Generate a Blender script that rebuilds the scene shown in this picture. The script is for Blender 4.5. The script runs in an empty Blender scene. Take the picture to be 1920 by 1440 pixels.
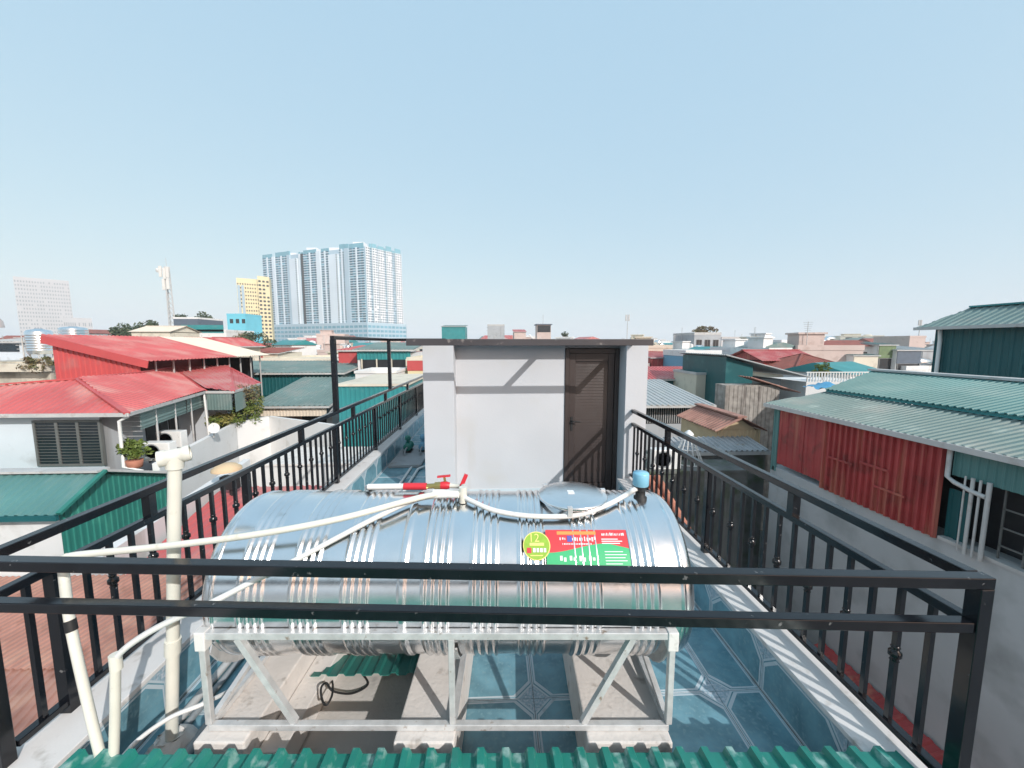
import bpy, math, random
from math import sin, cos, tan, pi, radians, sqrt, atan2
from mathutils import Vector, Matrix

random.seed(7)
S = bpy.context.scene
COL = S.collection

# ------------------------------------------------------------------ camera
CAM = Vector((0, 0, 2.15)); FPX = 720.0
YAW = radians(2.5); PIT = radians(6.0)
cd = bpy.data.cameras.new('camera'); cam = bpy.data.objects.new('camera', cd); COL.objects.link(cam)
cam.location = CAM; cam.rotation_euler = (radians(90) - PIT, 0, -YAW)
cd.sensor_width = 36; cd.lens = 36 * FPX / 1920; cd.clip_start = 0.05; cd.clip_end = 9000
S.camera = cam
# ------------------------------------------------------------------ sky, sun, exposure
SUN_TO = Vector((0.72, -1.0, 0.75)).normalized()          # towards the sun: behind, to the right
ELEV = math.asin(SUN_TO.z); AZ = atan2(SUN_TO.x, SUN_TO.y)
W = bpy.data.worlds.new('World'); S.world = W; W.use_nodes = True
wn = W.node_tree.nodes; wl = W.node_tree.links
bg = wn['Background']; sky = wn.new('ShaderNodeTexSky'); sky.sky_type = 'NISHITA'
sky.sun_disc = False; sky.sun_elevation = ELEV; sky.sun_rotation = AZ
sky.altitude = 20; sky.air_density = 1.0; sky.dust_density = 2.0; sky.ozone_density = 6.0
# a milky, hazy sky: the clear sky's own gradient, veiled evenly in every direction
EXPO = 0.4
vm = wn.new('ShaderNodeMix'); vm.data_type = 'RGBA'; vm.blend_type = 'MULTIPLY'; vm.inputs[0].default_value = 1
va = wn.new('ShaderNodeMix'); va.data_type = 'RGBA'; va.blend_type = 'ADD'; va.inputs[0].default_value = 1; va.clamp_result = False
k_ = 2 ** -EXPO
vm.inputs[7].default_value = (0.88 * k_, 0.42 * k_, 0.12 * k_, 1); va.inputs[7].default_value = (0.355 * k_ / .15, 0.58 * k_ / .15, 0.79 * k_ / .15, 1)
wl.new(sky.outputs[0], vm.inputs[6]); wl.new(vm.outputs[2], va.inputs[6])
wl.new(va.outputs[2], bg.inputs[0]); bg.inputs[1].default_value = 0.15
sd = bpy.data.lights.new('sun', 'SUN'); sun = bpy.data.objects.new('sun', sd); COL.objects.link(sun)
sd.energy = 2.95; sd.angle = radians(0.6); sd.color = (1.0, 0.975, 0.94)
sun.rotation_euler = (-SUN_TO).to_track_quat('-Z', 'Y').to_euler(); sun.location = (6, -9, 12)
S.view_settings.view_transform = 'Standard'; S.view_settings.look = 'None'
S.view_settings.gamma = 1; S.view_settings.exposure = EXPO
S.view_settings.use_curve_mapping = False
S.cycles.max_bounces = 6; S.cycles.diffuse_bounces = 3; S.cycles.glossy_bounces = 4
S.cycles.volume_bounces = 1; S.cycles.transmission_bounces = 4
S.cycles.use_denoising = True; S.cycles.caustics_reflective = False; S.cycles.caustics_refractive = False

# ------------------------------------------------------------------ measuring the place
_r = Vector((cos(YAW), -sin(YAW), 0)); _f = Vector((sin(YAW) * cos(PIT), cos(YAW) * cos(PIT), -sin(PIT)))
_u = Vector((sin(YAW) * sin(PIT), cos(YAW) * sin(PIT), cos(PIT)))
def ray(px, py): return _f + _r * ((px - 960) / FPX) - _u * ((py - 720) / FPX)
def P(px, py, x=None, y=None, z=None):
    d = ray(px, py)
    t = y / d.y if y is not None else ((z - CAM.z) / d.z if z is not None else x / d.x)
    return CAM + d * t

# ------------------------------------------------------------------ materials
MATS = {}
def M(name, col, rough=0.6, metal=0.0, var=0.10, scale=2.0, bump=0.0, bscale=30.0, dirt=None, streak=None, spec=0.5, coat=0.0):
    if name in MATS: return MATS[name]
    m = bpy.data.materials.new(name); m.use_nodes = True; MATS[name] = m
    N = m.node_tree.nodes; L = m.node_tree.links; b = N['Principled BSDF']
    b.inputs['Roughness'].default_value = rough; b.inputs['Metallic'].default_value = metal
    b.inputs['Specular IOR Level'].default_value = spec
    if coat: b.inputs['Coat Weight'].default_value = coat; b.inputs['Coat Roughness'].default_value = 0.12
    g = N.new('ShaderNodeNewGeometry')
    def noise(sc, vec=None, det=5):
        n = N.new('ShaderNodeTexNoise'); n.inputs['Scale'].default_value = sc; n.inputs['Detail'].default_value = det
        L.new(vec or g.outputs['Position'], n.inputs['Vector']); return n
    n1 = noise(scale)
    mr = N.new('ShaderNodeMapRange'); mr.inputs['From Min'].default_value = 0.3; mr.inputs['From Max'].default_value = 0.7
    mr.inputs['To Min'].default_value = 1 - var; mr.inputs['To Max'].default_value = 1 + var
    L.new(n1.outputs[0], mr.inputs[0])
    mx = N.new('ShaderNodeMix'); mx.data_type = 'RGBA'; mx.blend_type = 'MULTIPLY'; mx.inputs[0].default_value = 1
    mx.inputs[6].default_value = (*col, 1); L.new(mr.outputs[0], mx.inputs[7]); out = mx.outputs[2]
    def overlay(out, dcol, lo, hi, n):
        r = N.new('ShaderNodeMapRange'); r.inputs['From Min'].default_value = lo; r.inputs['From Max'].default_value = hi
        L.new(n.outputs[0], r.inputs[0])
        x = N.new('ShaderNodeMix'); x.data_type = 'RGBA'; x.inputs[7].default_value = (*dcol, 1)
        L.new(r.outputs[0], x.inputs[0]); L.new(out, x.inputs[6]); return x.outputs[2]
    if dirt: out = overlay(out, dirt[0], dirt[1], dirt[1] + dirt[2], noise(dirt[3], det=9))
    if streak:
        mp = N.new('ShaderNodeMapping'); mp.inputs['Scale'].default_value = (streak[3], streak[3], streak[3] * 0.08)
        L.new(g.outputs['Position'], mp.inputs[0])
        out = overlay(out, streak[0], streak[1], streak[1] + streak[2], noise(1.0, mp.outputs[0], 8))
    L.new(out, b.inputs['Base Color'])
    rv = N.new('ShaderNodeMapRange'); rv.inputs['To Min'].default_value = max(0.02, rough - 0.08); rv.inputs['To Max'].default_value = min(1, rough + 0.08)
    L.new(noise(scale * 3.1).outputs[0], rv.inputs[0]); L.new(rv.outputs[0], b.inputs['Roughness'])
    if bump:
        bp = N.new('ShaderNodeBump'); bp.inputs['Strength'].default_value = bump; bp.inputs['Distance'].default_value = 0.01
        L.new(noise(bscale).outputs[0], bp.inputs['Height']); L.new(bp.outputs[0], b.inputs['Normal'])
    return m

GRIME = (0.10, 0.095, 0.08)
M('white_paint', (0.545, 0.56, 0.585), 0.7, var=0.04, scale=1.3, bump=0.12, bscale=40, dirt=((0.52, 0.52, 0.51), 0.56, 0.25, 2.2), streak=((0.48, 0.47, 0.45), 0.64, 0.15, 3.5))
M('coping', (0.72, 0.70, 0.68), 0.6, var=0.05, bump=0.1, bscale=80, dirt=((0.45, 0.42, 0.38), 0.58, 0.15, 9))
M('black_steel', (0.006, 0.0065, 0.009), 0.14, var=0.3, scale=14, spec=0.5, dirt=((0.14, 0.14, 0.14), 0.69, 0.05, 30))
M('dark_fascia', (0.055, 0.05, 0.055), 0.45, var=0.15, dirt=((0.2, 0.18, 0.17), 0.64, 0.1, 12))
M('stainless', (0.86, 0.865, 0.87), 0.23, metal=1, var=0.05, scale=5, bump=0.035, bscale=5, dirt=((0.60, 0.58, 0.55), 0.62, 0.2, 7))
M('galvanised', (0.66, 0.67, 0.67), 0.45, metal=0.35, var=0.15, scale=18, dirt=((0.33, 0.26, 0.2), 0.64, 0.1, 22))
M('tile_field', (0.155, 0.315, 0.38), 0.22, var=0.25, scale=7, bump=0.03, bscale=90, dirt=((0.21, 0.37, 0.42), 0.52, 0.2, 40), streak=((0.34, 0.37, 0.37), 0.68, 0.2, 3), spec=0.5)
M('tile_line', (0.56, 0.64, 0.68), 0.25, var=0.06, dirt=((0.36, 0.4, 0.42), 0.58, 0.15, 10))
M('tile_corner', (0.33, 0.45, 0.52), 0.25, var=0.2, scale=60, dirt=((0.55, 0.6, 0.65), 0.5, 0.1, 70))
M('mortar', (0.42, 0.43, 0.43), 0.9)
M('concrete', (0.58, 0.545, 0.51), 0.85, var=0.10, scale=4, bump=0.3, bscale=45, dirt=((0.26, 0.25, 0.24), 0.55, 0.15, 5))
M('concrete_pale', (0.72, 0.68, 0.64), 0.85, var=0.08, scale=5, bump=0.3, bscale=45, dirt=((0.4, 0.36, 0.32), 0.6, 0.12, 11))
M('concrete_grey', (0.36, 0.37, 0.38), 0.9, var=0.12, bump=0.2, dirt=((0.2, 0.2, 0.2), 0.58, 0.2, 3), streak=((0.25, 0.2, 0.15), 0.66, 0.12, 2))
M('wall_stained', (0.46, 0.475, 0.48), 0.85, var=0.10, scale=0.9, bump=0.15, bscale=14, dirt=((0.30, 0.31, 0.31), 0.5, 0.25, 1.6), streak=((0.25, 0.19, 0.13), 0.66, 0.1, 2.4))
M('wall_mossy', (0.15, 0.155, 0.15), 0.95, var=0.3, scale=1.5, bump=0.4, bscale=12, dirt=((0.07, 0.10, 0.05), 0.5, 0.2, 2.2), streak=((0.3, 0.29, 0.27), 0.6, 0.15, 2))
M('wall_white', (0.72, 0.72, 0.71), 0.85, var=0.06, scale=0.6, dirt=((0.5, 0.48, 0.44), 0.58, 0.2, 1.5), streak=((0.4, 0.38, 0.34), 0.64, 0.15, 1.5))
M('wall_bluewhite', (0.60, 0.67, 0.72), 0.85, var=0.08, scale=0.6, dirt=((0.42, 0.45, 0.47), 0.54, 0.2, 1.8), streak=((0.36, 0.37, 0.36), 0.62, 0.15, 1.5))
M('wall_cream', (0.66, 0.61, 0.50), 0.85, var=0.07, scale=0.5, dirt=((0.45, 0.4, 0.33), 0.56, 0.2, 1.2), streak=((0.35, 0.31, 0.26), 0.64, 0.15, 1.2))
M('wall_pink', (0.57, 0.46, 0.42), 0.85, var=0.07, scale=0.5, dirt=((0.42, 0.32, 0.28), 0.56, 0.2, 1.2))
M('wall_grey', (0.40, 0.42, 0.44), 0.85, var=0.1, scale=0.5, dirt=((0.25, 0.26, 0.27), 0.55, 0.2, 1.2), streak=((0.2, 0.19, 0.18), 0.62, 0.15, 1.2))
M('wall_blue', (0.16, 0.36, 0.50), 0.8, var=0.08, scale=0.5)
M('wall_cyan', (0.16, 0.55, 0.68), 0.8, var=0.06, scale=0.3)
M('wall_yellow', (0.70, 0.61, 0.37), 0.8, var=0.05, scale=0.1)
M('wall_old', (0.50, 0.46, 0.38), 0.95, var=0.2, scale=1.2, dirt=((0.22, 0.2, 0.16), 0.5, 0.2, 1.4), streak=((0.16, 0.15, 0.12), 0.56, 0.15, 1.6))
M('red_metal', (0.50, 0.085, 0.085), 0.42, var=0.10, scale=0.8, dirt=((0.42, 0.16, 0.15), 0.56, 0.25, 1.1), spec=0.4)
M('red_roof', (0.50, 0.115, 0.115), 0.55, var=0.12, scale=0.6, dirt=((0.52, 0.23, 0.21), 0.46, 0.2, 0.8), streak=((0.36, 0.11, 0.1), 0.62, 0.15, 2), spec=0.4)
M('maroon_metal', (0.37, 0.05, 0.05), 0.55, var=0.2, scale=2, dirt=((0.17, 0.04, 0.035), 0.56, 0.16, 2.6), streak=((0.42, 0.13, 0.09), 0.54, 0.12, 5))
M('teal_metal', (0.035, 0.24, 0.25), 0.45, var=0.10, scale=0.8, dirt=((0.10, 0.27, 0.27), 0.58, 0.2, 1.4), spec=0.4)
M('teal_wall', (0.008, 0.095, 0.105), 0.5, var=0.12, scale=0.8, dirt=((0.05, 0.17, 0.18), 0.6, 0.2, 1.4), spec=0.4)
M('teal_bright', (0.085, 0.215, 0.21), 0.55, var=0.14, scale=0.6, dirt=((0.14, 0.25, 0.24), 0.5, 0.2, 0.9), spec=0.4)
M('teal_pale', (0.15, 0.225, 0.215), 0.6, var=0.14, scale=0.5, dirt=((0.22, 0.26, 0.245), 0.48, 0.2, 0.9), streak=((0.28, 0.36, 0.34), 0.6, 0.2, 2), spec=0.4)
M('green_metal', (0.025, 0.19, 0.155), 0.4, var=0.12, scale=1.0, dirt=((0.06, 0.28, 0.21), 0.56, 0.2, 2), spec=0.5)
M('green_sheet', (0.02, 0.22, 0.18), 0.36, var=0.15, scale=5, dirt=((0.30, 0.48, 0.45), 0.55, 0.14, 13), spec=0.5)
M('grey_metal', (0.42, 0.44, 0.44), 0.5, var=0.08, scale=0.6, dirt=((0.5, 0.5, 0.47), 0.55, 0.2, 0.9), streak=((0.25, 0.22, 0.2), 0.64, 0.12, 1.5), spec=0.4)
M('rust_metal', (0.36, 0.185, 0.145), 0.75, var=0.25, scale=2, dirt=((0.43, 0.25, 0.19), 0.5, 0.2, 2.5), streak=((0.22, 0.10, 0.07), 0.58, 0.15, 2.5))
M('brown_roof', (0.27, 0.085, 0.065), 0.7, var=0.15, scale=1.5, dirt=((0.18, 0.07, 0.06), 0.55, 0.2, 2))
M('clay', (0.42, 0.17, 0.11), 0.8, var=0.2, scale=3)
M('cream_strip', (0.72, 0.63, 0.52), 0.5, var=0.06)
M('trim_grey', (0.50, 0.50, 0.49), 0.5, var=0.1, dirt=((0.35, 0.31, 0.28), 0.58, 0.2, 4))
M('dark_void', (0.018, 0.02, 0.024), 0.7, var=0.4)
M('glass_dark', (0.02, 0.028, 0.034), 0.12, var=0.2, spec=0.6)
M('window_frame', (0.14, 0.145, 0.14), 0.5)
M('pvc_cream', (0.73, 0.72, 0.64), 0.35, var=0.05, scale=6, dirt=((0.5, 0.48, 0.38), 0.62, 0.15, 14))
M('pvc_white', (0.78, 0.78, 0.76), 0.35, var=0.04, dirt=((0.5, 0.49, 0.46), 0.64, 0.15, 18))
M('pvc_grey', (0.30, 0.32, 0.33), 0.45, var=0.1, dirt=((0.18, 0.17, 0.16), 0.58, 0.15, 14))
M('rubber_black', (0.015, 0.015, 0.016), 0.6)
M('red_plastic', (0.62, 0.03, 0.045), 0.4, var=0.05)
M('brass', (0.6, 0.43, 0.16), 0.35, metal=1)
M('cap_blue', (0.25, 0.55, 0.72), 0.35, var=0.04)
M('cap_side', (0.72, 0.80, 0.84), 0.35, var=0.04)
M('door_brown', (0.036, 0.026, 0.025), 0.32, var=0.12, scale=3, spec=0.5)
M('door_frame', (0.05, 0.037, 0.034), 0.4, var=0.1)
M('sticker_red', (0.70, 0.06, 0.07), 0.3, var=0.03)
M('sticker_green', (0.06, 0.48, 0.20), 0.3, var=0.03)
M('sticker_lime', (0.30, 0.50, 0.06), 0.3, var=0.1, scale=40)
M('sticker_orange', (0.85, 0.34, 0.10), 0.3)
M('sticker_yellow', (0.85, 0.75, 0.25), 0.3)
M('sticker_white', (0.85, 0.85, 0.85), 0.3)
M('sticker_blue', (0.12, 0.12, 0.45), 0.3)
M('tower_white', (0.74, 0.745, 0.76), 0.6, var=0.03, scale=0.05)
M('hotel_wall', (0.47, 0.47, 0.48), 0.7, var=0.03, scale=0.05)
M('hotel_pane', (0.20, 0.24, 0.27), 0.3, var=0.2, scale=0.1)
M('tower_grey', (0.40, 0.52, 0.60), 0.6, var=0.05, scale=0.05)
M('tower_white_shaded', (0.64, 0.72, 0.78), 0.5, var=0.04, scale=0.05)  # bluer copy of the tower white: shade painted into the left face
M('tower_pane', (0.035, 0.10, 0.15), 0.15, var=0.2, scale=0.08, spec=0.6)
M('tower_glass', (0.15, 0.35, 0.45), 0.15, var=0.2, scale=0.08, spec=0.6)
M('tower_crown', (0.17, 0.38, 0.46), 0.25, var=0.1, scale=0.1)
M('bark', (0.16, 0.12, 0.09), 0.9)
def leafmat(name, a, b):
    m = M(name, a, 0.6, var=0.35, scale=3.0, dirt=(b, 0.5, 0.12, 1.3)); return m
leafmat('leaf_far', (0.045, 0.075, 0.035), (0.08, 0.11, 0.05))
leafmat('leaf_bright', (0.12, 0.17, 0.03), (0.22, 0.20, 0.05))
leafmat('leaf_dry', (0.20, 0.15, 0.09), (0.12, 0.13, 0.05))
M('ground', (0.25, 0.25, 0.25), 0.95, var=0.2, scale=0.05)
M('dish_white', (0.72, 0.70, 0.66), 0.5, var=0.05)
M('wood_plank', (0.33, 0.30, 0.27), 0.9, var=0.3, scale=4, streak=((0.12, 0.1, 0.09), 0.52, 0.15, 3))
M('slate_panel', (0.10, 0.13, 0.17), 0.6)
M('olive_panel', (0.14, 0.20, 0.10), 0.6)
M('blue_tarp', (0.10, 0.34, 0.55), 0.5, var=0.2, scale=4)
M('tan_panel', (0.60, 0.45, 0.28), 0.7, var=0.1)

# ------------------------------------------------------------------ mesh builder
def wloc(o):
    v = Vector((0, 0, 0))
    while o is not None: v += o.location; o = o.parent
    return v
class MB:
    def __init__(s): s.v = []; s.f = []; s.mi = []; s.sm = []
    def add(s, vs, fs, mi=0, smooth=False):
        o = len(s.v); s.v += [Vector(v) for v in vs]
        for f in fs: s.f.append(tuple(i + o for i in f)); s.mi.append(mi); s.sm.append(smooth)
        return s
    def hexa(s, b, t, mi=0):          # bottom 4 (ccw from above), top 4
        n = len(b); vs = list(b) + list(t)
        fs = [tuple(range(n - 1, -1, -1)), tuple(range(n, 2 * n))] + [(i, (i + 1) % n, n + (i + 1) % n, n + i) for i in range(n)]
        return s.add(vs, fs, mi)
    def box(s, x0, x1, y0, y1, z0, z1, mi=0):
        return s.hexa([(x0, y0, z0), (x1, y0, z0), (x1, y1, z0), (x0, y1, z0)], [(x0, y0, z1), (x1, y0, z1), (x1, y1, z1), (x0, y1, z1)], mi)
    def prism(s, poly, z0, z1, mi=0):
        return s.hexa([(x, y, z0) for x, y in poly], [(x, y, z1) for x, y in poly], mi)
    def bar(s, p, q, w, h, up=(0, 0, 1), mi=0):
        p = Vector(p); q = Vector(q); d = (q - p).normalized(); up = Vector(up)
        sx = d.cross(up)
        if sx.length < 1e-4: sx = d.cross(Vector((1, 0, 0)))
        sx.normalize(); uu = sx.cross(d).normalized(); a = sx * w / 2; b = uu * h / 2
        ring = lambda c: [c - a - b, c + a - b, c + a + b, c - a + b]
        vs = ring(p) + ring(q)
        return s.add(vs, [(0, 1, 2, 3), (7, 6, 5, 4), (0, 4, 5, 1), (1, 5, 6, 2), (2, 6, 7, 3), (3, 7, 4, 0)], mi)
    def tube(s, pts, r, n=10, mi=0, cap=True):
        pts = [Vector(p) for p in pts]; rs = r if isinstance(r, (list, tuple)) else [r] * len(pts)
        vs = []; t0 = (pts[1] - pts[0]).normalized()
        a = t0.cross(Vector((0, 0, 1)));
        if a.length < 1e-3: a = t0.cross(Vector((1, 0, 0)))
        a.normalize()
        for i, p in enumerate(pts):
            t = (pts[min(i + 1, len(pts) - 1)] - pts[max(i - 1, 0)]).normalized()
            a = (a - t * a.dot(t)).normalized(); b = t.cross(a)
            vs += [p + (a * cos(2 * pi * k / n) + b * sin(2 * pi * k / n)) * rs[i] for k in range(n)]
        fs = []
        for i in range(len(pts) - 1):
            for k in range(n): fs.append((i * n + k, i * n + (k + 1) % n, (i + 1) * n + (k + 1) % n, (i + 1) * n + k))
        o = len(s.v); s.add(vs, fs, mi, True)
        if cap:
            m = len(pts) - 1
            s.add([vs[k] for k in range(n)], [tuple(range(n - 1, -1, -1))], mi); s.add([vs[m * n + k] for k in range(n)], [tuple(range(n))], mi)
        return s
    def lathe(s, prof, c=(0, 0, 0), axis='Z', n=24, mi=0):   # prof: (radius, height)
        vs = []; c = Vector(c)
        for r, h in prof:
            for k in range(n):
                a = 2 * pi * k / n
                v = Vector((r * cos(a), r * sin(a), h))
                if axis == 'X': v = Vector((v.z, v.x, v.y))
                if axis == 'Y': v = Vector((v.y, v.z, v.x))
                vs.append(c + v)
        fs = [(i * n + k, i * n + (k + 1) % n, (i + 1) * n + (k + 1) % n, (i + 1) * n + k) for i in range(len(prof) - 1) for k in range(n)]
        s.add(vs, fs, mi, True)
        if prof[0][0] > 1e-5: s.add(vs[:n], [tuple(range(n - 1, -1, -1))], mi)
        if prof[-1][0] > 1e-5: s.add(vs[-n:], [tuple(range(n))], mi)
        return s
    def quad(s, a, b, c, d, mi=0): return s.add([a, b, c, d], [(0, 1, 2, 3)], mi)
    def corr(s, pts, ribdir, pitch=0.2, h=0.03, thick=0.0, mi=0):  # corrugated sheet over a convex planar polygon
        pts = [Vector(p) for p in pts]; n = Vector((0, 0, 0))
        for i in range(len(pts)): n += (pts[i] - pts[0]).cross(pts[(i + 1) % len(pts)] - pts[0])
        n.normalize()
        if n.z < -0.01 or (abs(n.z) <= 0.01 and n.dot(CAM - pts[0]) < 0): n = -n
        v = Vector(ribdir); v = (v - n * v.dot(n)).normalized(); u = v.cross(n); o = pts[0]
        q = [((p - o).dot(u), (p - o).dot(v)) for p in pts]
        umin = min(a for a, b in q); umax = max(a for a, b in q)
        us = [umin, umax] + [a for a, b in q]; k = math.floor(umin / pitch)
        while k * pitch < umax:
            for t in (0, 0.5, 0.62, 0.88): us.append((k + t) * pitch)
            k += 1
        us = sorted(set(round(a, 5) for a in us if umin - 1e-6 <= a <= umax + 1e-6))
        def hh(a):
            t = (a / pitch) % 1.0
            if t < 0.5: return 0.0
            if t < 0.62: return h * (t - 0.5) / 0.12
            if t < 0.88: return h
            return h * (1 - t) / 0.12
        def rng(a):
            a = min(max(a, umin + 1e-5), umax - 1e-5); vs = []
            for i in range(len(q)):
                (a0, b0), (a1, b1) = q[i], q[(i + 1) % len(q)]
                if (a0 - a) * (a1 - a) <= 0 and abs(a1 - a0) > 1e-9: vs.append(b0 + (b1 - b0) * (a - a0) / (a1 - a0))
            return (min(vs), max(vs)) if vs else (0, 0)
        vs = []; fs = []
        for a in us:
            b0, b1 = rng(a); w = n * hh(a)
            vs += [o + u * a + v * b0 + w, o + u * a + v * b1 + w]
        m = len(us)
        for i in range(m - 1): fs.append((2 * i, 2 * i + 2, 2 * i + 3, 2 * i + 1))
        if thick:
            lo = [p - n * thick for p in vs]; c = len(vs); vs += lo
            for i in range(m - 1):
                fs.append((c + 2 * i, c + 2 * i + 1, c + 2 * i + 3, c + 2 * i + 2))
                fs.append((2 * i, c + 2 * i, c + 2 * i + 2, 2 * i + 2)); fs.append((2 * i + 1, 2 * i + 3, c + 2 * i + 3, c + 2 * i + 1))
        return s.add(vs, fs, mi)
    def mesh(s, name, mats, origin=Vector((0, 0, 0))):
        me = bpy.data.meshes.new(name); me.from_pydata([v - origin for v in s.v], [], s.f)
        for m in (mats if isinstance(mats, (list, tuple)) else [mats]): me.materials.append(MATS[m] if isinstance(m, str) else m)
        me.polygons.foreach_set('material_index', s.mi); me.polygons.foreach_set('use_smooth', s.sm); me.update()
        return me
    def build(s, name, mats, parent=None, loc=None, bevel=0):
        w = wloc(parent); base = w if loc is None else Vector(loc)
        o = bpy.data.objects.new(name, s.mesh(name, mats, base)); COL.objects.link(o)
        o.parent = parent; o.location = base - w
        if bevel:
            b = o.modifiers.new('bevel', 'BEVEL'); b.width = bevel; b.segments = 2; b.limit_method = 'ANGLE'
        return o
def tag(o, label=None, cat=None, group=None, kind=None):
    if label: o['label'] = label
    if cat: o['category'] = cat
    if group: o['group'] = group
    if kind: o['kind'] = kind
    return o
def thing(name, label, cat, loc=(0, 0, 0), group=None):
    o = bpy.data.objects.new(name, None); COL.objects.link(o); o.location = loc; o.empty_display_size = 0.2
    return tag(o, label, cat, group)
def inst(name, me, parent, pos):
    o = bpy.data.objects.new(name, me); COL.objects.link(o); o.parent = parent; o.location = Vector(pos) - wloc(parent); return o
def B(x0, x1, y0, y1, z0, z1): return MB().box(x0, x1, y0, y1, z0, z1)
GZ = -13.0

# ------------------------------------------------------------------ the ground
tag(MB().quad((-2980, -280, GZ), (2980, -280, GZ), (2980, 4480, GZ), (-2980, 4480, GZ)).build('ground', 'ground'), kind='structure')

# ------------------------------------------------------------------ the house under the terrace
PX_R, PX_L, PZ = 1.65, -1.92, 0.33       # inner faces of the parapets, their height
hs = thing('tube_house', 'narrow white house whose tiled roof terrace carries the steel tank', 'house', (0, 5, GZ))
B(-2.2, 1.865, -3.0, 4.97, GZ, -0.06).build('wall', 'wall_stained', hs); B(-2.2, 2.02, 4.971, 13.0, GZ, -0.06).build('wall', 'wall_stained', hs)
slab = tag(B(PX_L + 0.003, PX_R - 0.003, -2.9, 12.4, -0.057, -0.012).build('terrace_floor', 'mortar'), kind='structure')
T = 0.568; GX, GY = 0.224, 2.118
def tile_mesh(name, w, d, cuts, normal='Z'):
    """one glazed tile: pale slab with double line, blue field with cut corners, mottled corner pieces"""
    m = MB(); g = 0.0015; c = 0.088
    def ring(ins, cc):
        a, b = g + ins, w - g - ins; e, f = g + ins, d - g - ins; pts = []
        for (x, y, sx, sy, on) in ((a, e, 1, 1, cuts[0]), (b, e, -1, 1, cuts[1]), (b, f, -1, -1, cuts[2]), (a, f, 1, -1, cuts[3])):
            if on:
                p1 = (x + sx * cc, y); p2 = (x, y + sy * cc)
                pts += [p2, p1] if (sx * sy > 0) else [p1, p2]
            else: pts.append((x, y))
        return pts
    outer = [(g, g), (w - g, g), (w - g, d - g), (g, d - g)]
    m.prism(outer, -0.012, 0.0, 2)
    m.prism(ring(0.0005, c), 0.0, 0.0012, 1)
    m.prism(ring(0.007, c + 0.003), 0.0012, 0.0020, 0)
    m.prism(ring(0.011, c + 0.005), 0.0020, 0.0028, 1)
    m.prism(ring(0.022, c + 0.010), 0.0028, 0.0036, 0)
    if normal == 'X-': m.v = [Vector((-v.z, v.x, v.y)) for v in m.v]   # lies on a wall that faces -X
    if normal == 'X+': m.v = [Vector((v.z, v.x, v.y)) for v in m.v]
    return m.mesh(name, ['tile_field', 'tile_line', 'tile_corner'])
SH_X0, SH_X1, SH_Y = -0.935, 2.02, 5.0
full = tile_mesh('tile', T, T, (1, 1, 1, 1))
ny0, ny1 = -3, 17
for i in range(-4, 3):
    for j in range(ny0, ny1):
        x0 = GX + i * T; y0 = GY + j * T; x1 = x0 + T; y1 = y0 + T
        cx0 = max(x0, PX_L + 0.0045); cx1 = min(x1, PX_R - 0.0045)
        if cx1 - cx0 < 0.05: continue
        if cx0 > SH_X0 - 0.1 and y0 > SH_Y + 0.3: continue
        if abs(cx1 - cx0 - T) < 1e-6: inst('tile', full, slab, (x0, y0, 0.0))
        else:
            key = 'tile_cut_%d' % i
            if key not in bpy.data.meshes:
                cut = (cx0 == x0, cx1 == x1, cx1 == x1, cx0 == x0); tile_mesh(key, cx1 - cx0, T, cut)
            inst('tile', bpy.data.meshes[key], slab, (cx0, y0, 0.0))
# parapets
pr = thing('parapet_wall', 'low tiled parapet with white coping under the railing beside the red sheet wall', 'parapet', (1.83, 2, -0.06))
B(PX_R + 0.013, 1.865, -2.9, 4.98, -0.055, PZ - 0.03).build('core', 'mortar', pr)
B(PX_R - 0.006, 1.868, -2.9, 4.982, PZ - 0.029, PZ).build('coping', 'coping', pr, bevel=0.004)
plh = PZ - 0.031
wt = tile_mesh('wall_tile', T, plh, (0, 0, 1, 1), 'X-')
for j in range(-4, 5):
    if GY + (j + 1) * T < 5.0: inst('tile', wt, pr, (PX_R + 0.0, GY + j * T, 0.0))
pl = thing('parapet_wall', 'long tiled parapet with pale coping on the side of the drain pipe', 'parapet', (-2.06, 5, -0.06))
B(-2.2, PX_L - 0.013, -2.9, 12.4, -0.055, PZ - 0.03).build('core', 'mortar', pl)
B(-2.203, PX_L + 0.006, -2.9, 12.402, PZ - 0.029, PZ).build('coping', 'coping', pl, bevel=0.004)
wt2 = tile_mesh('wall_tile_b', T, plh, (0, 0, 1, 1), 'X+')
for j in range(-4, 18): inst('tile', wt2, pl, (PX_L, GY + j * T, 0.0))

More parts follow.
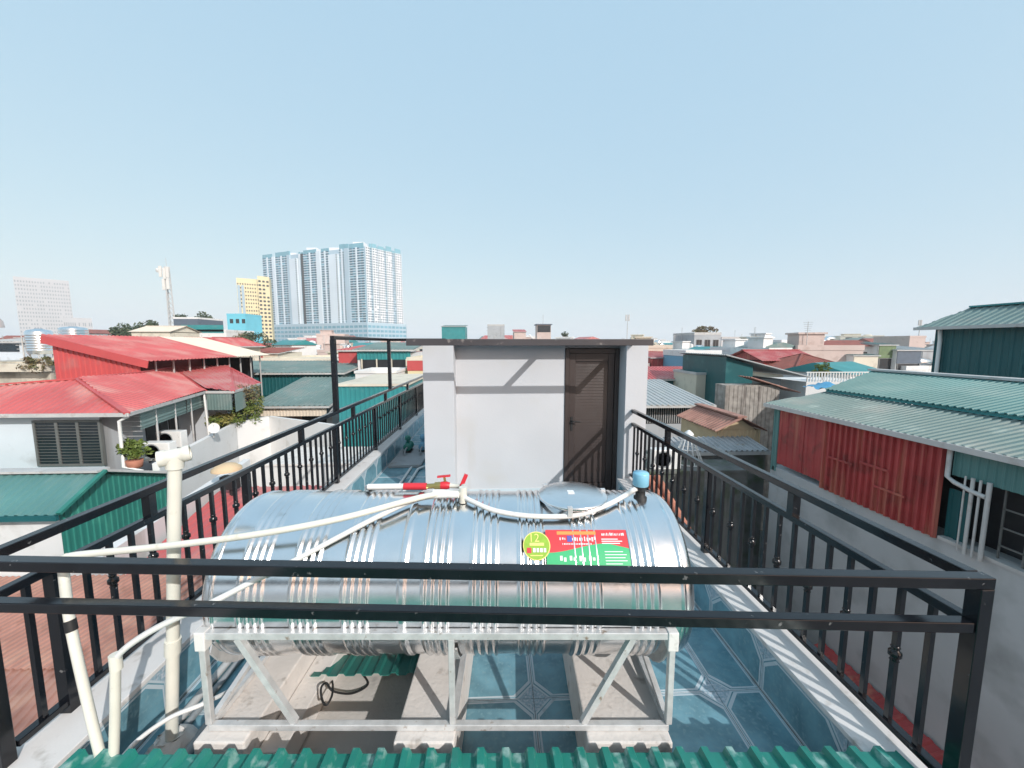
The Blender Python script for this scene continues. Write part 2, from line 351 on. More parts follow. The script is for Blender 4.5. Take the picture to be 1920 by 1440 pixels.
# ------------------------------------------------------------------ railings
def baluster_mesh(knuckle, z0, z1, zk):
    m = MB().box(-0.011, 0.011, -0.011, 0.011, z0, z1)
    if knuckle:
        m.lathe([(0.012, zk - 0.04), (0.019, zk - 0.033), (0.013, zk - 0.024), (0.015, zk - 0.02), (0.025, zk - 0.010), (0.025, zk + 0.010), (0.015, zk + 0.02), (0.013, zk + 0.024), (0.019, zk + 0.033), (0.012, zk + 0.04)], n=12)
    return m.mesh('baluster', 'black_steel')
RT, RS, RB = 1.28, 1.10, 0.385
def side_rail(X, y0, y1, posts, stubs, label, zk, cat='railing'):
    t = thing('railing', label, cat, (X(y0), (y0 + y1) / 2, PZ))
    MB().bar((X(y0), y0, RT - 0.022), (X(y1), y1, RT - 0.022), 0.046, 0.044).build('top_rail', 'black_steel', t, bevel=0.003)
    MB().bar((X(y0), y0, RS - 0.02), (X(y1), y1, RS - 0.02), 0.04, 0.04).build('middle_rail', 'black_steel', t, bevel=0.003)
    MB().bar((X(y0), y0, RB), (X(y1), y1, RB), 0.042, 0.03).build('bottom_rail', 'black_steel', t, bevel=0.003)
    pm = MB().box(-0.026, 0.026, -0.026, 0.026, PZ, RS - 0.04).mesh('post', 'black_steel')
    sm = MB().box(-0.024, 0.024, -0.024, 0.024, RS, RT - 0.044).mesh('stub_post', 'black_steel')
    for y in posts: inst('post', pm, t, (X(y), y, 0))
    for y in stubs: inst('stub_post', sm, t, (X(y), y, 0))
    b0 = baluster_mesh(False, RB + 0.015, RS - 0.04, zk); b1 = baluster_mesh(True, RB + 0.015, RS - 0.04, zk)
    y = y0 + 0.11; k = 0
    while y < y1 - 0.05:
        if all(abs(y - q) > 0.05 for q in posts): inst('baluster', b1 if k % 2 else b0, t, (X(y), y, 0))
        y += 0.1245; k += 1
    return t
RX = 1.835
LXf = lambda y: -2.16 + 0.0155 * y
side_rail(lambda y: RX, 1.318, 4.985, [3.13], [2.2, 3.94], 'black steel balustrade between the tiled terrace and the alley by the red wall', 0.73)
side_rail(LXf, 1.62, 11.6, [1.84, 3.24, 4.98, 6.55, 8.15, 9.75, 11.3], [2.36, 4.16, 5.62, 7.2, 8.9], 'long black steel balustrade running past the white rooftop room', 0.84)
# front guard: two bars between two posts
fl, fr = Vector((LXf(1.58), 1.58, 0)), Vector((1.835, 1.29, 0))
fg = thing('guard_rail', 'black two-bar guard rail crossing in front of the steel tank', 'railing', (0, 1.43, 0.3))
Z = Vector((0, 0, 1)); dfr = (fr - fl).normalized()
MB().bar(fl + Z * (RT - 0.022) - dfr * .03, fr + Z * (RT - 0.022) + dfr * 0.027, 0.048, 0.044).build('top_rail', 'black_steel', fg, bevel=0.003)
MB().bar(fl + Z * (RS - 0.022), fr + Z * (RS - 0.022) - dfr * 0.027, 0.044, 0.042).build('middle_rail', 'black_steel', fg, bevel=0.003)
MB().bar(fr + Z * PZ, fr + Z * (RT - 0.044), 0.052, 0.052, up=(0, 1, 0)).build('post', 'black_steel', fg, bevel=0.003)
MB().bar(fl + Z * PZ, fl + Z * (RT - 0.044), 0.052, 0.052, up=(0, 1, 0)).build('post', 'black_steel', fg, bevel=0.003)

# ------------------------------------------------------------------ white rooftop room
sh = thing('rooftop_room', 'white plastered room with a brown door on the roof terrace', 'room', (0.5, 7, 0))
MW = 5.28; DX0, DX1 = 0.965, 1.725; ZT = 2.125
B(SH_X0, -0.54, SH_Y, 9.3, 0.004, ZT).build('pier', 'white_paint', sh, bevel=0.004)
B(-0.54, DX0, MW, 9.2, 0.004, ZT - 0.002).build('wall', 'white_paint', sh)
B(DX0, DX1, MW + 0.02, 9.2, 2.09, ZT - 0.004).build('lintel', 'white_paint', sh)
B(1.728, SH_X1, SH_Y - 0.003, 9.3, 0.004, ZT).build('pier', 'white_paint', sh, bevel=0.004)
B(DX0 - 0.01, DX1 + 0.02, MW + 0.3, 9.0, 0.02, 2.08).build('inner_wall', 'dark_void', sh)
B(-0.53, DX0 - 0.002, MW - 0.012, MW - 0.0005, 0.004, 0.10).build('skirting', 'tile_line', sh)
dr = thing('door', 'dark brown louvred door in the white rooftop room', 'door', (1.34, MW, 0.01))
for (a, b, c, d) in ((DX0 + 0.003, DX0 + 0.06, 0.006, 2.085), (DX1 - 0.06, DX1 - 0.001, 0.006, 2.085), (DX0 + 0.061, DX1 - 0.061, 2.02, 2.084)):
    B(a, b, MW - 0.02, MW + 0.08, c, d).build('frame', 'door_frame', dr, bevel=0.004)
B(DX0 + 0.063, DX1 - 0.063, MW + 0.03, MW + 0.06, 0.02, 2.017).build('panel', 'door_brown', dr)
for (a, b, c, d) in ((DX0 + 0.064, DX0 + 0.15, 0.02, 2.016), (DX1 - 0.15, DX1 - 0.064, 0.02, 2.016), (DX0 + 0.151, DX1 - 0.151, 1.91, 2.016), (DX0 + 0.151, DX1 - 0.151, 0.02, 0.16)):
    B(a, b, MW + 0.004, MW + 0.029, c, d).build('stile', 'door_frame', dr, bevel=0.003)
z = 0.17; sl = MB().hexa([(DX0 + .152, MW + .012, 0), (DX1 - .152, MW + .012, 0), (DX1 - .152, MW + .028, 0), (DX0 + .152, MW + .028, 0)],
                        [(DX0 + .152, MW + .020, .040), (DX1 - .152, MW + .020, .040), (DX1 - .152, MW + .028, .040), (DX0 + .152, MW + .028, .040)]).mesh('slat', 'door_brown')
while z < 1.87: inst('slat', sl, dr, (0, 0, z)); z += 0.0415
h = B(1.055, 1.085, MW - 0.006, MW + 0.003, 0.93, 1.13).build('handle_plate', 'rubber_black', dr)
MB().tube([(1.07, MW - 0.006, 1.07), (1.07, MW - 0.05, 1.07), (1.09, MW - 0.055, 1.07), (1.18, MW - 0.055, 1.065)], 0.009, 8).build('handle', 'rubber_black', h)
# roof with its open front frame
rf = MB(); rf.box(SH_X0 - 0.02, SH_X1 + 0.02, SH_Y + 0.02, 9.4, ZT + 0.003, ZT + 0.045)
rf = rf.build('roof', 'dark_fascia', sh)
FY = 4.41
MB().bar((-1.0, FY, 2.165), (1.83, FY, 2.165), 0.05, 0.075).build('front_beam', 'dark_fascia', sh, bevel=0.004)
for x in (-0.96, 0.74, 1.79): MB().bar((x, FY + 0.026, 2.168), (x, SH_Y + 0.5, 2.168), 0.05, 0.06).build('roof_arm', 'black_steel', sh)
pf = thing('post_frame', 'black steel frame of tall posts and a beam beside the rooftop room', 'frame', (LXf(7.2), 7.2, PZ))
for y in (5.06, 7.52): MB().bar((LXf(y), y, RT + 0.003), (LXf(y), y, 2.20), 0.06, 0.06, up=(0, 1, 0)).build('post', 'black_steel', pf, bevel=0.003)
MB().bar((LXf(5.03), 5.03, 2.225), (LXf(9.6), 9.6, 2.225), 0.05, 0.05).build('beam', 'black_steel', pf, bevel=0.003)
MB().bar((LXf(7.52) + 0.026, 7.52, 2.225), (SH_X0 - 0.02, 7.52, 2.225), 0.04, 0.048).build('cross_beam', 'black_steel', pf)

# ------------------------------------------------------------------ plinths and the small pit under the tank
TH = radians(-2.5); TC = Vector((-0.21, 2.08, 0.89)); TR = 0.41; HL = 1.165
def TL(x, y, z): return Vector((TC.x + x * cos(TH) - y * sin(TH), TC.y + x * sin(TH) + y * cos(TH), TC.z + z))
def tbox(m, x0, x1, y0, y1, z0, z1):   # box in tank axes, absolute heights
    zz = lambda z: z - TC.z
    return m.hexa([TL(x0, y0, zz(z0)), TL(x1, y0, zz(z0)), TL(x1, y1, zz(z0)), TL(x0, y1, zz(z0))], [TL(x0, y0, zz(z1)), TL(x1, y0, zz(z1)), TL(x1, y1, zz(z1)), TL(x0, y1, zz(z1))])
for (x0, x1, lab) in ((-1.165, -0.93, 'concrete plinth under the tank legs beside the grey pipes'), (-0.245, 0.035, 'concrete plinth under the middle tank legs'), (0.65, 1.04, 'wide concrete plinth with chipped edge under the tank legs beside the tiled walkway')):
    tag(tbox(MB(), x0, x1, -0.49, 0.44, 0.0045, PZ).build('plinth', 'concrete_pale', loc=TL(x0, 0, -0.89), bevel=0.008), lab, 'plinth')
pit = thing('concrete_basin', 'shallow grey concrete basin between two plinths under the tank', 'basin', TL(-0.6, 0, -0.89))
tbox(MB(), -0.927, -0.248, -0.6, 0.30, 0.0045, 0.05).build('bottom', 'concrete', pit)
tbox(MB(), -0.927, -0.248, 0.303, 0.40, 0.0045, 0.30).build('back_wall', 'concrete_grey', pit)
tbox(MB(), -0.927, -0.80, -0.42, 0.30, 0.052, 0.20).build('ledge', 'concrete_pale', pit, bevel=0.006)
g4 = [P(582, 1268, y=2.1), P(832, 1264, y=2.1), P(836, 1226, y=2.36), P(590, 1228, y=2.36)]
gs = MB(); gs.corr([g4[0], g4[1], g4[2], g4[0] + g4[2] - g4[1]], g4[2] - g4[1], 0.1, 0.012, 0.003)
tag(gs.build('sheet_offcut', 'green_metal', loc=g4[0]), 'offcut of green corrugated sheet leaning under the tank', 'metal sheet')
cb = [P(680, 1272, y=2.28), P(690, 1285, y=2.2), P(660, 1300, y=2.1), P(625, 1296, y=2.02), P(612, 1281, y=2.05), P(602, 1290, y=1.98), P(604, 1312, y=1.93), P(612, 1322, y=1.9), P(622, 1305, y=1.95), P(624, 1285, y=2.1), P(622, 1275, y=2.25)]
def spline(pts, n=6):
    pts = [Vector(p) for p in pts]; out = []
    for i in range(len(pts) - 1):
        p0, p1, p2, p3 = pts[max(i - 1, 0)], pts[i], pts[i + 1], pts[min(i + 2, len(pts) - 1)]
        for k in range(n):
            t = k / n
            out.append(0.5 * ((2 * p1) + (p2 - p0) * t + (2 * p0 - 5 * p1 + 4 * p2 - p3) * t * t + (3 * p1 - p0 - 3 * p2 + p3) * t ** 3))
    return out + [pts[-1]]
cb = [Vector((p.x, p.y, max(p.z, 0.058))) for p in cb]
tag(MB().tube(spline(cb), 0.006, 6).build('cable', 'rubber_black', loc=cb[5]), 'loop of black electric cable lying in the concrete basin', 'cable')

# ------------------------------------------------------------------ tank frame
fm = thing('tank_stand', 'galvanised steel stand of square tubes carrying the tank', 'stand', TL(-0.02, 0, PZ - TC.z))
FX0, FX1, FXM = -1.13, 1.04, 0.02; ZTOP, ZBOT = 0.815, PZ + 0.018; A = lambda x, y, z: TL(x, y, z - TC.z)
for yy in (-0.425, 0.425):
    MB().bar(A(FX0, yy, ZTOP), A(FX1, yy, ZTOP), 0.034, 0.034).build('top_bar', 'galvanised', fm, bevel=0.003)
    MB().bar(A(FX0, yy, ZBOT), A(FX1, yy, ZBOT), 0.03, 0.03).build('bottom_bar', 'galvanised', fm, bevel=0.003)
    for x in (FX0, FXM, FX1):
        MB().bar(A(x, yy, ZBOT + 0.016), A(x, yy, ZTOP - 0.018), 0.028, 0.028, up=(0, 1, 0)).build('leg', 'galvanised', fm, bevel=0.003)
    for (xa, xb) in ((FX0 + 0.16, FX0 + 0.40), (FX1 - 0.18, FX1 - 0.40)):
        MB().bar(A(xa, yy + 0.004, ZTOP - 0.02), A(xb, yy + 0.004, ZBOT + 0.016), 0.028, 0.028, up=(0, 1, 0)).build('brace', 'galvanised', fm)
for x in (FX0, FXM, FX1):
    MB().bar(A(x, -0.406, ZBOT), A(x, 0.406, ZBOT), 0.03, 0.028).build('cross_bar', 'galvanised', fm)
    m = MB(); pts = []
    for k in range(13):
        a = radians(205 + k * (335 - 205) / 12); pts.append(A(x, (TR + 0.018) * cos(a), TC.z + (TR + 0.018) * sin(a)))
    for k in range(12): m.bar(pts[k], pts[k + 1], 0.04, 0.008, up=(TL(0, 0, 0) - pts[k]))
    m.build('cradle', 'galvanised', fm)
    if x != FXM:
        MB().bar(A(x, -0.40, ZBOT + 0.02), A(x, 0.05, ZTOP - 0.36), 0.026, 0.026).build('brace', 'galvanised', fm)
for x in (FX0, FX1):
    tbox(MB(), x - 0.024, x + 0.024, -0.448, -0.402, ZTOP - 0.07, ZTOP + 0.022).build('corner_cap', 'pvc_white', fm, bevel=0.004)

# ------------------------------------------------------------------ stainless tank
tk = thing('water_tank', 'big horizontal stainless steel water tank with ribbed body on its stand', 'water tank', TL(0, 0, -TR))
groups = [-1.135, -0.89, -0.648, -0.275, -0.047, 0.178, 0.44, 0.71]
ribs = [g + 0.215 + o for g in groups for o in (-0.0525, -0.0175, 0.0175, 0.0525)]
def trad(x):
    e = HL - abs(x)
    r = TR
    if e < 0.055:
        t = max(0, e) / 0.055; r = TR - 0.05 + 0.05 * sqrt(max(0, 1 - (1 - t) ** 2))
    for c in ribs:
        d = abs(x - c)
        if d < 0.0165: r += 0.0095 * (0.5 + 0.5 * cos(pi * d / 0.0165))
    d = abs(x + 0.215)
    if d < 0.022: r += 0.008 * (1 if d < 0.010 else (0.022 - d) / 0.012)
    if 0.055 < e < 0.075: r += 0.006 * sin(pi * (e - 0.055) / 0.02)
    return r
xs = [-HL + i * 0.0042 for i in range(int(2 * HL / 0.0042) + 1)] + [HL]
prof = []
def dome(sgn):
    out = []
    for k in range(7):
        t = k / 6; r = (TR - 0.05) * t; out.append((r, sgn * (HL + 0.07 * (1 - t * t))))
    return out
prof = dome(-1)[:-1] + [(trad(x), x) for x in xs] + dome(1)[:-1][::-1]
m = MB(); n = 112; vs = []
for r, x in prof:
    for k in range(n):
        a = 2 * pi * k / n; vs.append(TL(x, r * cos(a), r * sin(a)))
fs = [(i * n + k, i * n + (k + 1) % n, (i + 1) * n + (k + 1) % n, (i + 1) * n + k) for i in range(len(prof) - 1) for k in range(n)]
m.add(vs, [f[::-1] for f in fs], 0, True); m.build('body', 'stainless', tk)
def tank_hit(px, py, off=0.0):       # where a sight line meets the tank's shell
    d = ray(px, py); q = CAM - TC; c, s = cos(-TH), sin(-TH)
    dl = Vector((d.x * c - d.y * s, d.x * s + d.y * c, d.z)); ql = Vector((q.x * c - q.y * s, q.x * s + q.y * c, q.z))
    R = TR + off; a = dl.y ** 2 + dl.z ** 2; b = ql.y * dl.y + ql.z * dl.z; cc = ql.y ** 2 + ql.z ** 2 - R * R
    disc = b * b - a * cc; t = (-b - sqrt(disc)) / a if disc > 0 else -b / a
    p = ql + dl * t; return p          # in tank axes
def on_tank(px, py, off): p = tank_hit(px, py, off); return TL(p.x, p.y, p.z)
# hatch
hx = 0.635; hb = thing_h = None
hc = TL(hx, -0.02, TR)
ht = MB().lathe([(0.165, -0.04), (0.165, 0.008), (0.175, 0.012)], hc, n=40).build('hatch_neck', 'stainless', tk)
MB().lathe([(0.186, 0.004), (0.190, 0.010), (0.190, 0.020), (0.184, 0.026), (0.15, 0.031), (0.10, 0.036), (0.04, 0.039), (0.0, 0.040)], hc, n=48).build('lid', 'stainless', ht)
for k in range(3):
    a = radians(15 + 120 * k); c = hc + Vector((0.19 * cos(a), 0.19 * sin(a), 0.03)); B(c.x - .012, c.x + .012, c.y - .012, c.y + .012, c.z - .045, c.z).build('clasp', 'galvanised', ht)
B(hc.x - .03, hc.x + .005, hc.y - .035, hc.y + .01, hc.z + .0375, hc.z + .042).build('lid_label', 'sticker_white', ht)
# sticker
def curved_patch(poly_fn, nx, ny, off, mi, m):
    vs = [];
    for j in range(ny + 1):
        for i in range(nx + 1):
            x, a = poly_fn(i / nx, j / ny); R = trad(x) * 0 + TR + off; vs.append(TL(x, R * cos(a), R * sin(a)))
    m.add(vs, [(j * (nx + 1) + i, j * (nx + 1) + i + 1, (j + 1) * (nx + 1) + i + 1, (j + 1) * (nx + 1) + i) for j in range(ny) for i in range(nx)], mi, True)
def xa(px, py):
    p = tank_hit(px, py); return p.x, atan2(p.z, p.y) % (2 * pi)
xl, at = xa(1022, 995); xr, at2 = xa(1172, 995); _, ab = xa(1100, 1061)
SOFF = 0.0085
LB = thing_lb = None
def wave(s): return 0.66 - 0.26 * (0.5 - 0.5 * cos(pi * min(s / 0.75, 1.0))) + (0.14 * ((s - 0.75) / 0.25) if s > 0.75 else 0)
mr_ = MB(); curved_patch(lambda s, t: (xl + (xr - xl) * s, at + (ab - at) * wave(s) * t), 24, 8, SOFF, 0, mr_)
st = mr_.build('sticker', 'sticker_red', tk)
mg = MB(); curved_patch(lambda s, t: (xl + (xr - xl) * s, at + (ab - at) * (wave(s) + (1.12 - wave(s)) * t)), 24, 8, SOFF, 0, mg); mg.build('green_field', 'sticker_green', st)
def bars(name, mat, rects, off):
    m = MB()
    for (s0, s1, t0, t1) in rects: curved_patch(lambda s, t: (xl + (xr - xl) * (s0 + (s1 - s0) * s), at + (ab - at) * (t0 + (t1 - t0) * t)), 4, 2, off, 0, m)
    m.build(name, mat, st)
bars('orange_strip', 'sticker_orange', [(0.14, 0.62, 0.05, 0.15)], SOFF + 0.001)
rr = random.Random(3)
w1 = [(0.17 + 0.03 * k, 0.17 + 0.03 * k + rr.uniform(.008, .022), 0.21 + rr.uniform(0, .04), 0.21 + rr.uniform(.08, .14)) for k in range(15) if k not in (3, 4)]
w2 = [(0.20 + 0.02 * k, 0.20 + 0.02 * k + rr.uniform(.006, .014), 0.40, 0.44) for k in range(18)]
w3 = [(0.69 + 0.02 * k, 0.69 + 0.02 * k + rr.uniform(.006, .014), 0.09 + rr.uniform(0, .03), 0.18) for k in range(14)] + [(0.68, 0.68 + L_, t, t + 0.025) for t, L_ in ((0.27, .2), (0.33, .25), (0.39, .22))]
w4 = [(0.16 + 0.115 * k + q, 0.16 + 0.115 * k + q + .03, 0.74 + q, 0.86 + rr.uniform(0, .05)) for k in range(4) for q in (0, .045)] + [(0.70, 0.70 + L_, t, t + 0.02) for t, L_ in ((0.62, .22), (0.70, .26), (0.78, .24), (0.86, .26), (0.94, .2))]
bars('white_print', 'sticker_white', w1 + w2 + w3 + w4, SOFF + 0.0012)
bars('blue_print', 'sticker_blue', [(0.262, 0.322, 0.18, 0.36)], SOFF + 0.0014)
cxs, ca_ = xa(1006, 1024); rad = 0.066
def disc(name, mat, r, off):
    m = MB(); vs = [TL(cxs, (TR + off) * cos(ca_), (TR + off) * sin(ca_))]; fs = []
    for k in range(40):
        a = 2 * pi * k / 40; x = cxs + r * cos(a); aa = ca_ - r * sin(a) / TR * -1; vs.append(TL(x, (TR + off) * cos(aa), (TR + off) * sin(aa)))
    for k in range(40): fs.append((0, 1 + k, 1 + (k + 1) % 40))
    m.add(vs, fs, 0, True); m.build(name, mat, st)
disc('badge_rim', 'sticker_yellow', rad, SOFF + 0.002); disc('badge', 'sticker_lime', rad * 0.93, SOFF + 0.003)
def tank_text(txt, size, dx, da, mat):
    cu = bpy.data.curves.new('t', 'FONT'); cu.body = txt; cu.size = size; cu.align_x = 'CENTER'; cu.align_y = 'CENTER'
    ob = bpy.data.objects.new('t', cu); COL.objects.link(ob); dg = bpy.context.evaluated_depsgraph_get()
    me = bpy.data.meshes.new_from_object(ob.evaluated_get(dg)); bpy.data.objects.remove(ob)
    R = TR + SOFF + 0.0042; m = MB(); vs = []
    for v in me.vertices:
        a = ca_ - (v.co.y + da) / TR; vs.append(TL(cxs + dx + v.co.x, R * cos(a), R * sin(a)))
    m.add(vs, [tuple(p.vertices) for p in me.polygons]); m.build('lettering', mat, st)
tank_text('12', 0.055, -0.012, 0.033, 'sticker_yellow')
mw = MB()
for k in range(4): curved_patch(lambda s, t, k=k: (cxs - 0.018 + 0.017 * k + 0.012 * s, ca_ + (0.012 + 0.018 * t) / TR), 2, 2, SOFF + 0.0042, 0, mw)
mw.build('white_print', 'sticker_white', st)
mw = MB(); curved_patch(lambda s, t: (cxs - 0.048 + 0.022 * s, ca_ + (0.010 + 0.024 * t) / TR), 2, 2, SOFF + 0.0042, 0, mw); mw.build('red_emblem', 'sticker_red', st)
mw = MB(); curved_patch(lambda s, t: (cxs - 0.034 + 0.07 * s, ca_ + (-0.012 + 0.013 * t) / TR), 4, 2, SOFF + 0.0042, 0, mw); mw.build('yellow_print', 'sticker_yellow', st); mw = MB(); curved_patch(lambda s, t: (cxs - 0.032 + 0.06 * s, ca_ + (0.042 + 0.004 * t) / TR), 4, 2, SOFF + 0.0042, 0, mw); mw.build('yellow_print', 'sticker_yellow', st)

# ------------------------------------------------------------------ pipes on and around the tank
fv = on_tank(1204, 942, 0.0); fvb = Vector((fv.x, fv.y + 0.03, fv.z))
fl_ = thing('float_valve', 'pale blue capped float valve standing on the end of the tank', 'valve', fvb)
MB().lathe([(0.035, -0.03), (0.035, 0.02), (0.026, 0.024), (0.026, 0.05)], fvb, n=20).build('neck', 'rubber_black', fl_)
MB().lathe([(0.022, 0.045), (0.03, 0.075), (0.040, 0.08), (0.040, 0.084)], fvb, n=20).build('collar', 'rubber_black', fl_)
MB().lathe([(0.040, 0.085), (0.043, 0.09), (0.043, 0.15), (0.039, 0.158), (0.0, 0.16)], fvb, n=28).build('cap', 'cap_blue', fl_)
def lift(p, off):  # keep hose outside the shell
    q = p - TC; c, s = cos(-TH), sin(-TH); l = Vector((q.x * c - q.y * s, q.x * s + q.y * c, q.z)); rr_ = sqrt(l.y ** 2 + l.z ** 2)
    if abs(l.x) < HL + 0.03 and rr_ < TR + off: k = (TR + off) / rr_; l.y *= k; l.z *= k
    return TL(l.x, l.y, l.z)
def smooth_len(pts, n=8): return spline(pts, n)
jn = lift(on_tank(868, 925, 0.05), 0.05)
hose = [jn + Vector((-0.30, -0.03, 0.0))] + [on_tank(px, py, 0.028) for px, py in ((850, 924), (885, 940), (930, 958), (1000, 968), (1080, 966), (1135, 948), (1170, 930))] + [fvb + Vector((-0.05, -0.02, 0.065)), fvb + Vector((-0.02, 0, 0.066))]
hose[0] = on_tank(812, 922, 0.03)
tag(MB().tube(smooth_len(hose), 0.0135, 10).build('hose', 'pvc_white', loc=hose[4]), 'white hose sagging over the tank top to the blue capped valve', 'hose')
# long cream supply pipe from the tank top across to the railing
pc = [jn, on_tank(800, 930, 0.05), P(640, 972, y=1.80), P(480, 1002, y=1.76), P(300, 1025, y=1.74), P(150, 1040, y=1.72), P(121, 1046, y=1.71)]
pc = [lift(p, 0.024) for p in pc]
ap = [P(118, 1060, y=1.70), P(131, 1165, y=1.66), P(160, 1300, y=1.62), P(190, 1425, y=1.59)]
wpp = thing('supply_pipe', 'long cream plastic pipe running from the tank top over to the railing and down', 'pipe', (ap[-1].x, ap[-1].y, 0))
MB().tube(smooth_len(pc), 0.0155, 12).build('long_run', 'pvc_cream', wpp)
MB().tube(smooth_len(pc[-2:] + ap[:2], 10)[8:], 0.0175, 12).build('elbow', 'pvc_cream', wpp)
MB().tube(smooth_len(ap), 0.0185, 12).build('riser', 'pvc_cream', wpp)
MB().tube([ap[1].lerp(ap[2], -0.02), ap[1].lerp(ap[2], 0.13)], 0.021, 12).build('tape_wrap', 'rubber_black', wpp)
MB().tube([ap[3], Vector((ap[3].x + 0.01, ap[3].y - 0.02, 0.004))], 0.0185, 12).build('riser_foot', 'pvc_cream', wpp)
pb = [lift(jn + Vector((-0.02, -0.03, 0.0)), 0.04), on_tank(790, 934, 0.03), on_tank(710, 968, 0.026), on_tank(560, 1047, 0.022), on_tank(470, 1092, 0.02), P(400, 1128, y=1.61), P(312, 1168, y=1.60), P(262, 1196, y=1.60), P(228, 1222, y=1.60), P(217, 1240, y=1.60)]
hb_ = thing('outlet_pipe', 'white hose from the tank top joining an upright cream pipe near the grey pipes', 'pipe', (pb[-1].x, 1.6, 0))
MB().tube(smooth_len(pb), 0.0135, 10).build('hose_run', 'pvc_white', hb_)
pb2 = [pb[-1] + Vector((0, 0, 0.012)), P(216, 1330, y=1.60), P(213, 1425, y=1.60)]
MB().tube(pb2 + [Vector((pb2[-1].x, 1.6, 0.004))], 0.0185, 12).build('riser', 'pvc_cream', hb_)
MB().tube([pb2[0] + Vector((0, 0, 0.02)), pb2[0] - Vector((0, 0, 0.05))], 0.0225, 12).build('coupling', 'pvc_cream', hb_)
# junction with red valve
jv = thing('valve_manifold', 'red valve and brass fittings with cream tee on the tank top', 'valve', jn - Vector((0, 0, 0.03)))
MB().tube([jn + Vector((0, 0, -0.05)), jn + Vector((0, 0, 0.035))], 0.022, 12).build('tee', 'pvc_cream', jv)
yb = jn.y + 0.16
q0 = P(690, 913, y=yb); q1 = P(757, 912, y=yb); q2 = P(800, 912, y=yb); q3 = P(835, 910, y=yb); q4 = P(868, 912, y=yb)
MB().tube([q0, q1], 0.0175, 12).build('white_pipe', 'pvc_white', jv)
MB().tube([q1, q2], 0.0205, 12).build('red_pipe', 'red_plastic', jv)
MB().tube([q2, q2.lerp(q3, .4), q2.lerp(q3, .45), q3], [.015, .015, .022, .022], 12).build('brass_fitting', 'brass', jv)
MB().tube([q2.lerp(q3, .5), q3, q3.lerp(q4, .25)], [.018, .026, .018], 12).build('valve_body', 'red_plastic', jv)
MB().bar(q3 + Vector((0, 0, .02)), q3 + Vector((-.005, 0, .05)), .012, .012, up=(0, 1, 0)).build('valve_stem', 'brass', jv)
MB().bar(q3 + Vector((-.045, 0, .052)), q3 + Vector((.03, 0, .058)), .02, .008).build('lever', 'red_plastic', jv)
MB().bar(q4 + Vector((-0.01, 0, .0)), q4 + Vector((.02, 0, .07)), .022, .022, up=(0, 1, 0)).build('lever', 'red_plastic', jv)
MB().tube([q3.lerp(q4, .25), q4, jn + Vector((0, .05, .02)), jn + Vector((0, .0, .02))], .014, 10).build('link_pipe', 'pvc_cream', jv)
MB().tube([q0 + Vector((0.01, 0, 0)), Vector((q0.x - 0.02, q0.y + 0.05, q0.z - .02)), Vector((q0.x - .05, 2.62, 1.1)), Vector((q0.x - .06, 2.66, 0.004))], .0165, 10).build('down_pipe', 'pvc_white', jv)
# big drain stack
b0 = P(322, 1408, z=0.0); b0.z = 0.004; b1 = P(328, 866, y=1.86); b2 = b0.lerp(b1, 1.0)
dp = thing('drain_stack', 'tall cream drain pipe with an open tee on top beside the tank', 'pipe', b0)
MB().tube([b0, b0.lerp(b1, .5), b1], 0.0275, 20).build('pipe', 'pvc_cream', dp)
tc = b1 + (b1 - b0).normalized() * 0.030; hd = Vector((0.80, 0.50, 0.12)).normalized()
MB().tube([b1 - (b1 - b0).normalized() * 0.03, tc], 0.036, 20).build('tee_neck', 'pvc_cream', dp)
ta, tb = tc - hd * 0.062, tc + hd * 0.058
tt = MB(); tt.tube([ta, ta + hd * .028, ta + hd * .03, tb - hd * .03, tb - hd * .028, tb], [.038, .038, .034, .034, .038, .038], 24, cap=False)
tt.tube([tb - hd * 0.001, ta + hd * 0.0], .029, 24, cap=False)
rg = MB()
tt.build('tee', 'pvc_cream', dp)
def ring_face(c, d, r0, r1, m):
    a = d.cross(Z).normalized(); b = d.cross(a); n = 24
    vs = [c + (a * cos(2 * pi * k / n) + b * sin(2 * pi * k / n)) * r for r in (r0, r1) for k in range(n)]
    m.add(vs, [(k, (k + 1) % n, n + (k + 1) % n, n + k) for k in range(n)])
ring_face(ta, hd, .029, .038, rg); ring_face(tb, hd, .029, .038, rg); rg.build('rim', 'pvc_cream', dp)
MB().tube([b0.lerp(b1, .36), b0.lerp(b1, .41)], .0345, 20).build('coupling', 'pvc_cream', dp)
lm = MB().lathe([(0.11, 0.0), (0.10, 0.03), (0.075, 0.06), (0.05, 0.085)], b0, n=14)
rr = random.Random(5); lm.v = [v + Vector((rr.uniform(-.014, .014), rr.uniform(-.014, .014), rr.uniform(-.008, .008) if v.z > .02 else 0)) for v in lm.v]
lm.build('mortar_collar', 'concrete_pale', dp)
# thin hose and grey pipes along the parapet
ph = [P(226, 1424, y=1.66), P(262, 1385, y=1.72), P(320, 1345, y=1.76), P(380, 1320, y=1.80), P(440, 1290, y=1.95), P(540, 1235, y=2.25)]
tag(MB().tube(smooth_len(ph), 0.011, 8).build('hose', 'pvc_white', loc=ph[2]), 'thin white hose curving from the upright pipe to under the tank', 'hose')
for k, (ax, r_, lab) in enumerate(((-1.62, .024, 'dark grey pipe lying on the tiles beside the plinth'), (-1.74, .019, 'thin grey pipe lying along the foot of the parapet'), (-1.80, .024, 'grey conduit in the corner of the tiles and the parapet'))):
    pts = [Vector((ax + (0.02, 0, 0)[k], 1.35, r_ + .005)), Vector((ax, 2.2, r_ + .005)), Vector((ax - .02 * (k == 0), 3.6, r_ + .005)), Vector((ax, 4.6, r_ + .005))]
    tag(MB().tube(smooth_len(pts, 4), r_, 10).build('pipe', ('pvc_grey', 'pvc_grey', 'trim_grey')[k], loc=pts[1]), lab, 'pipe')
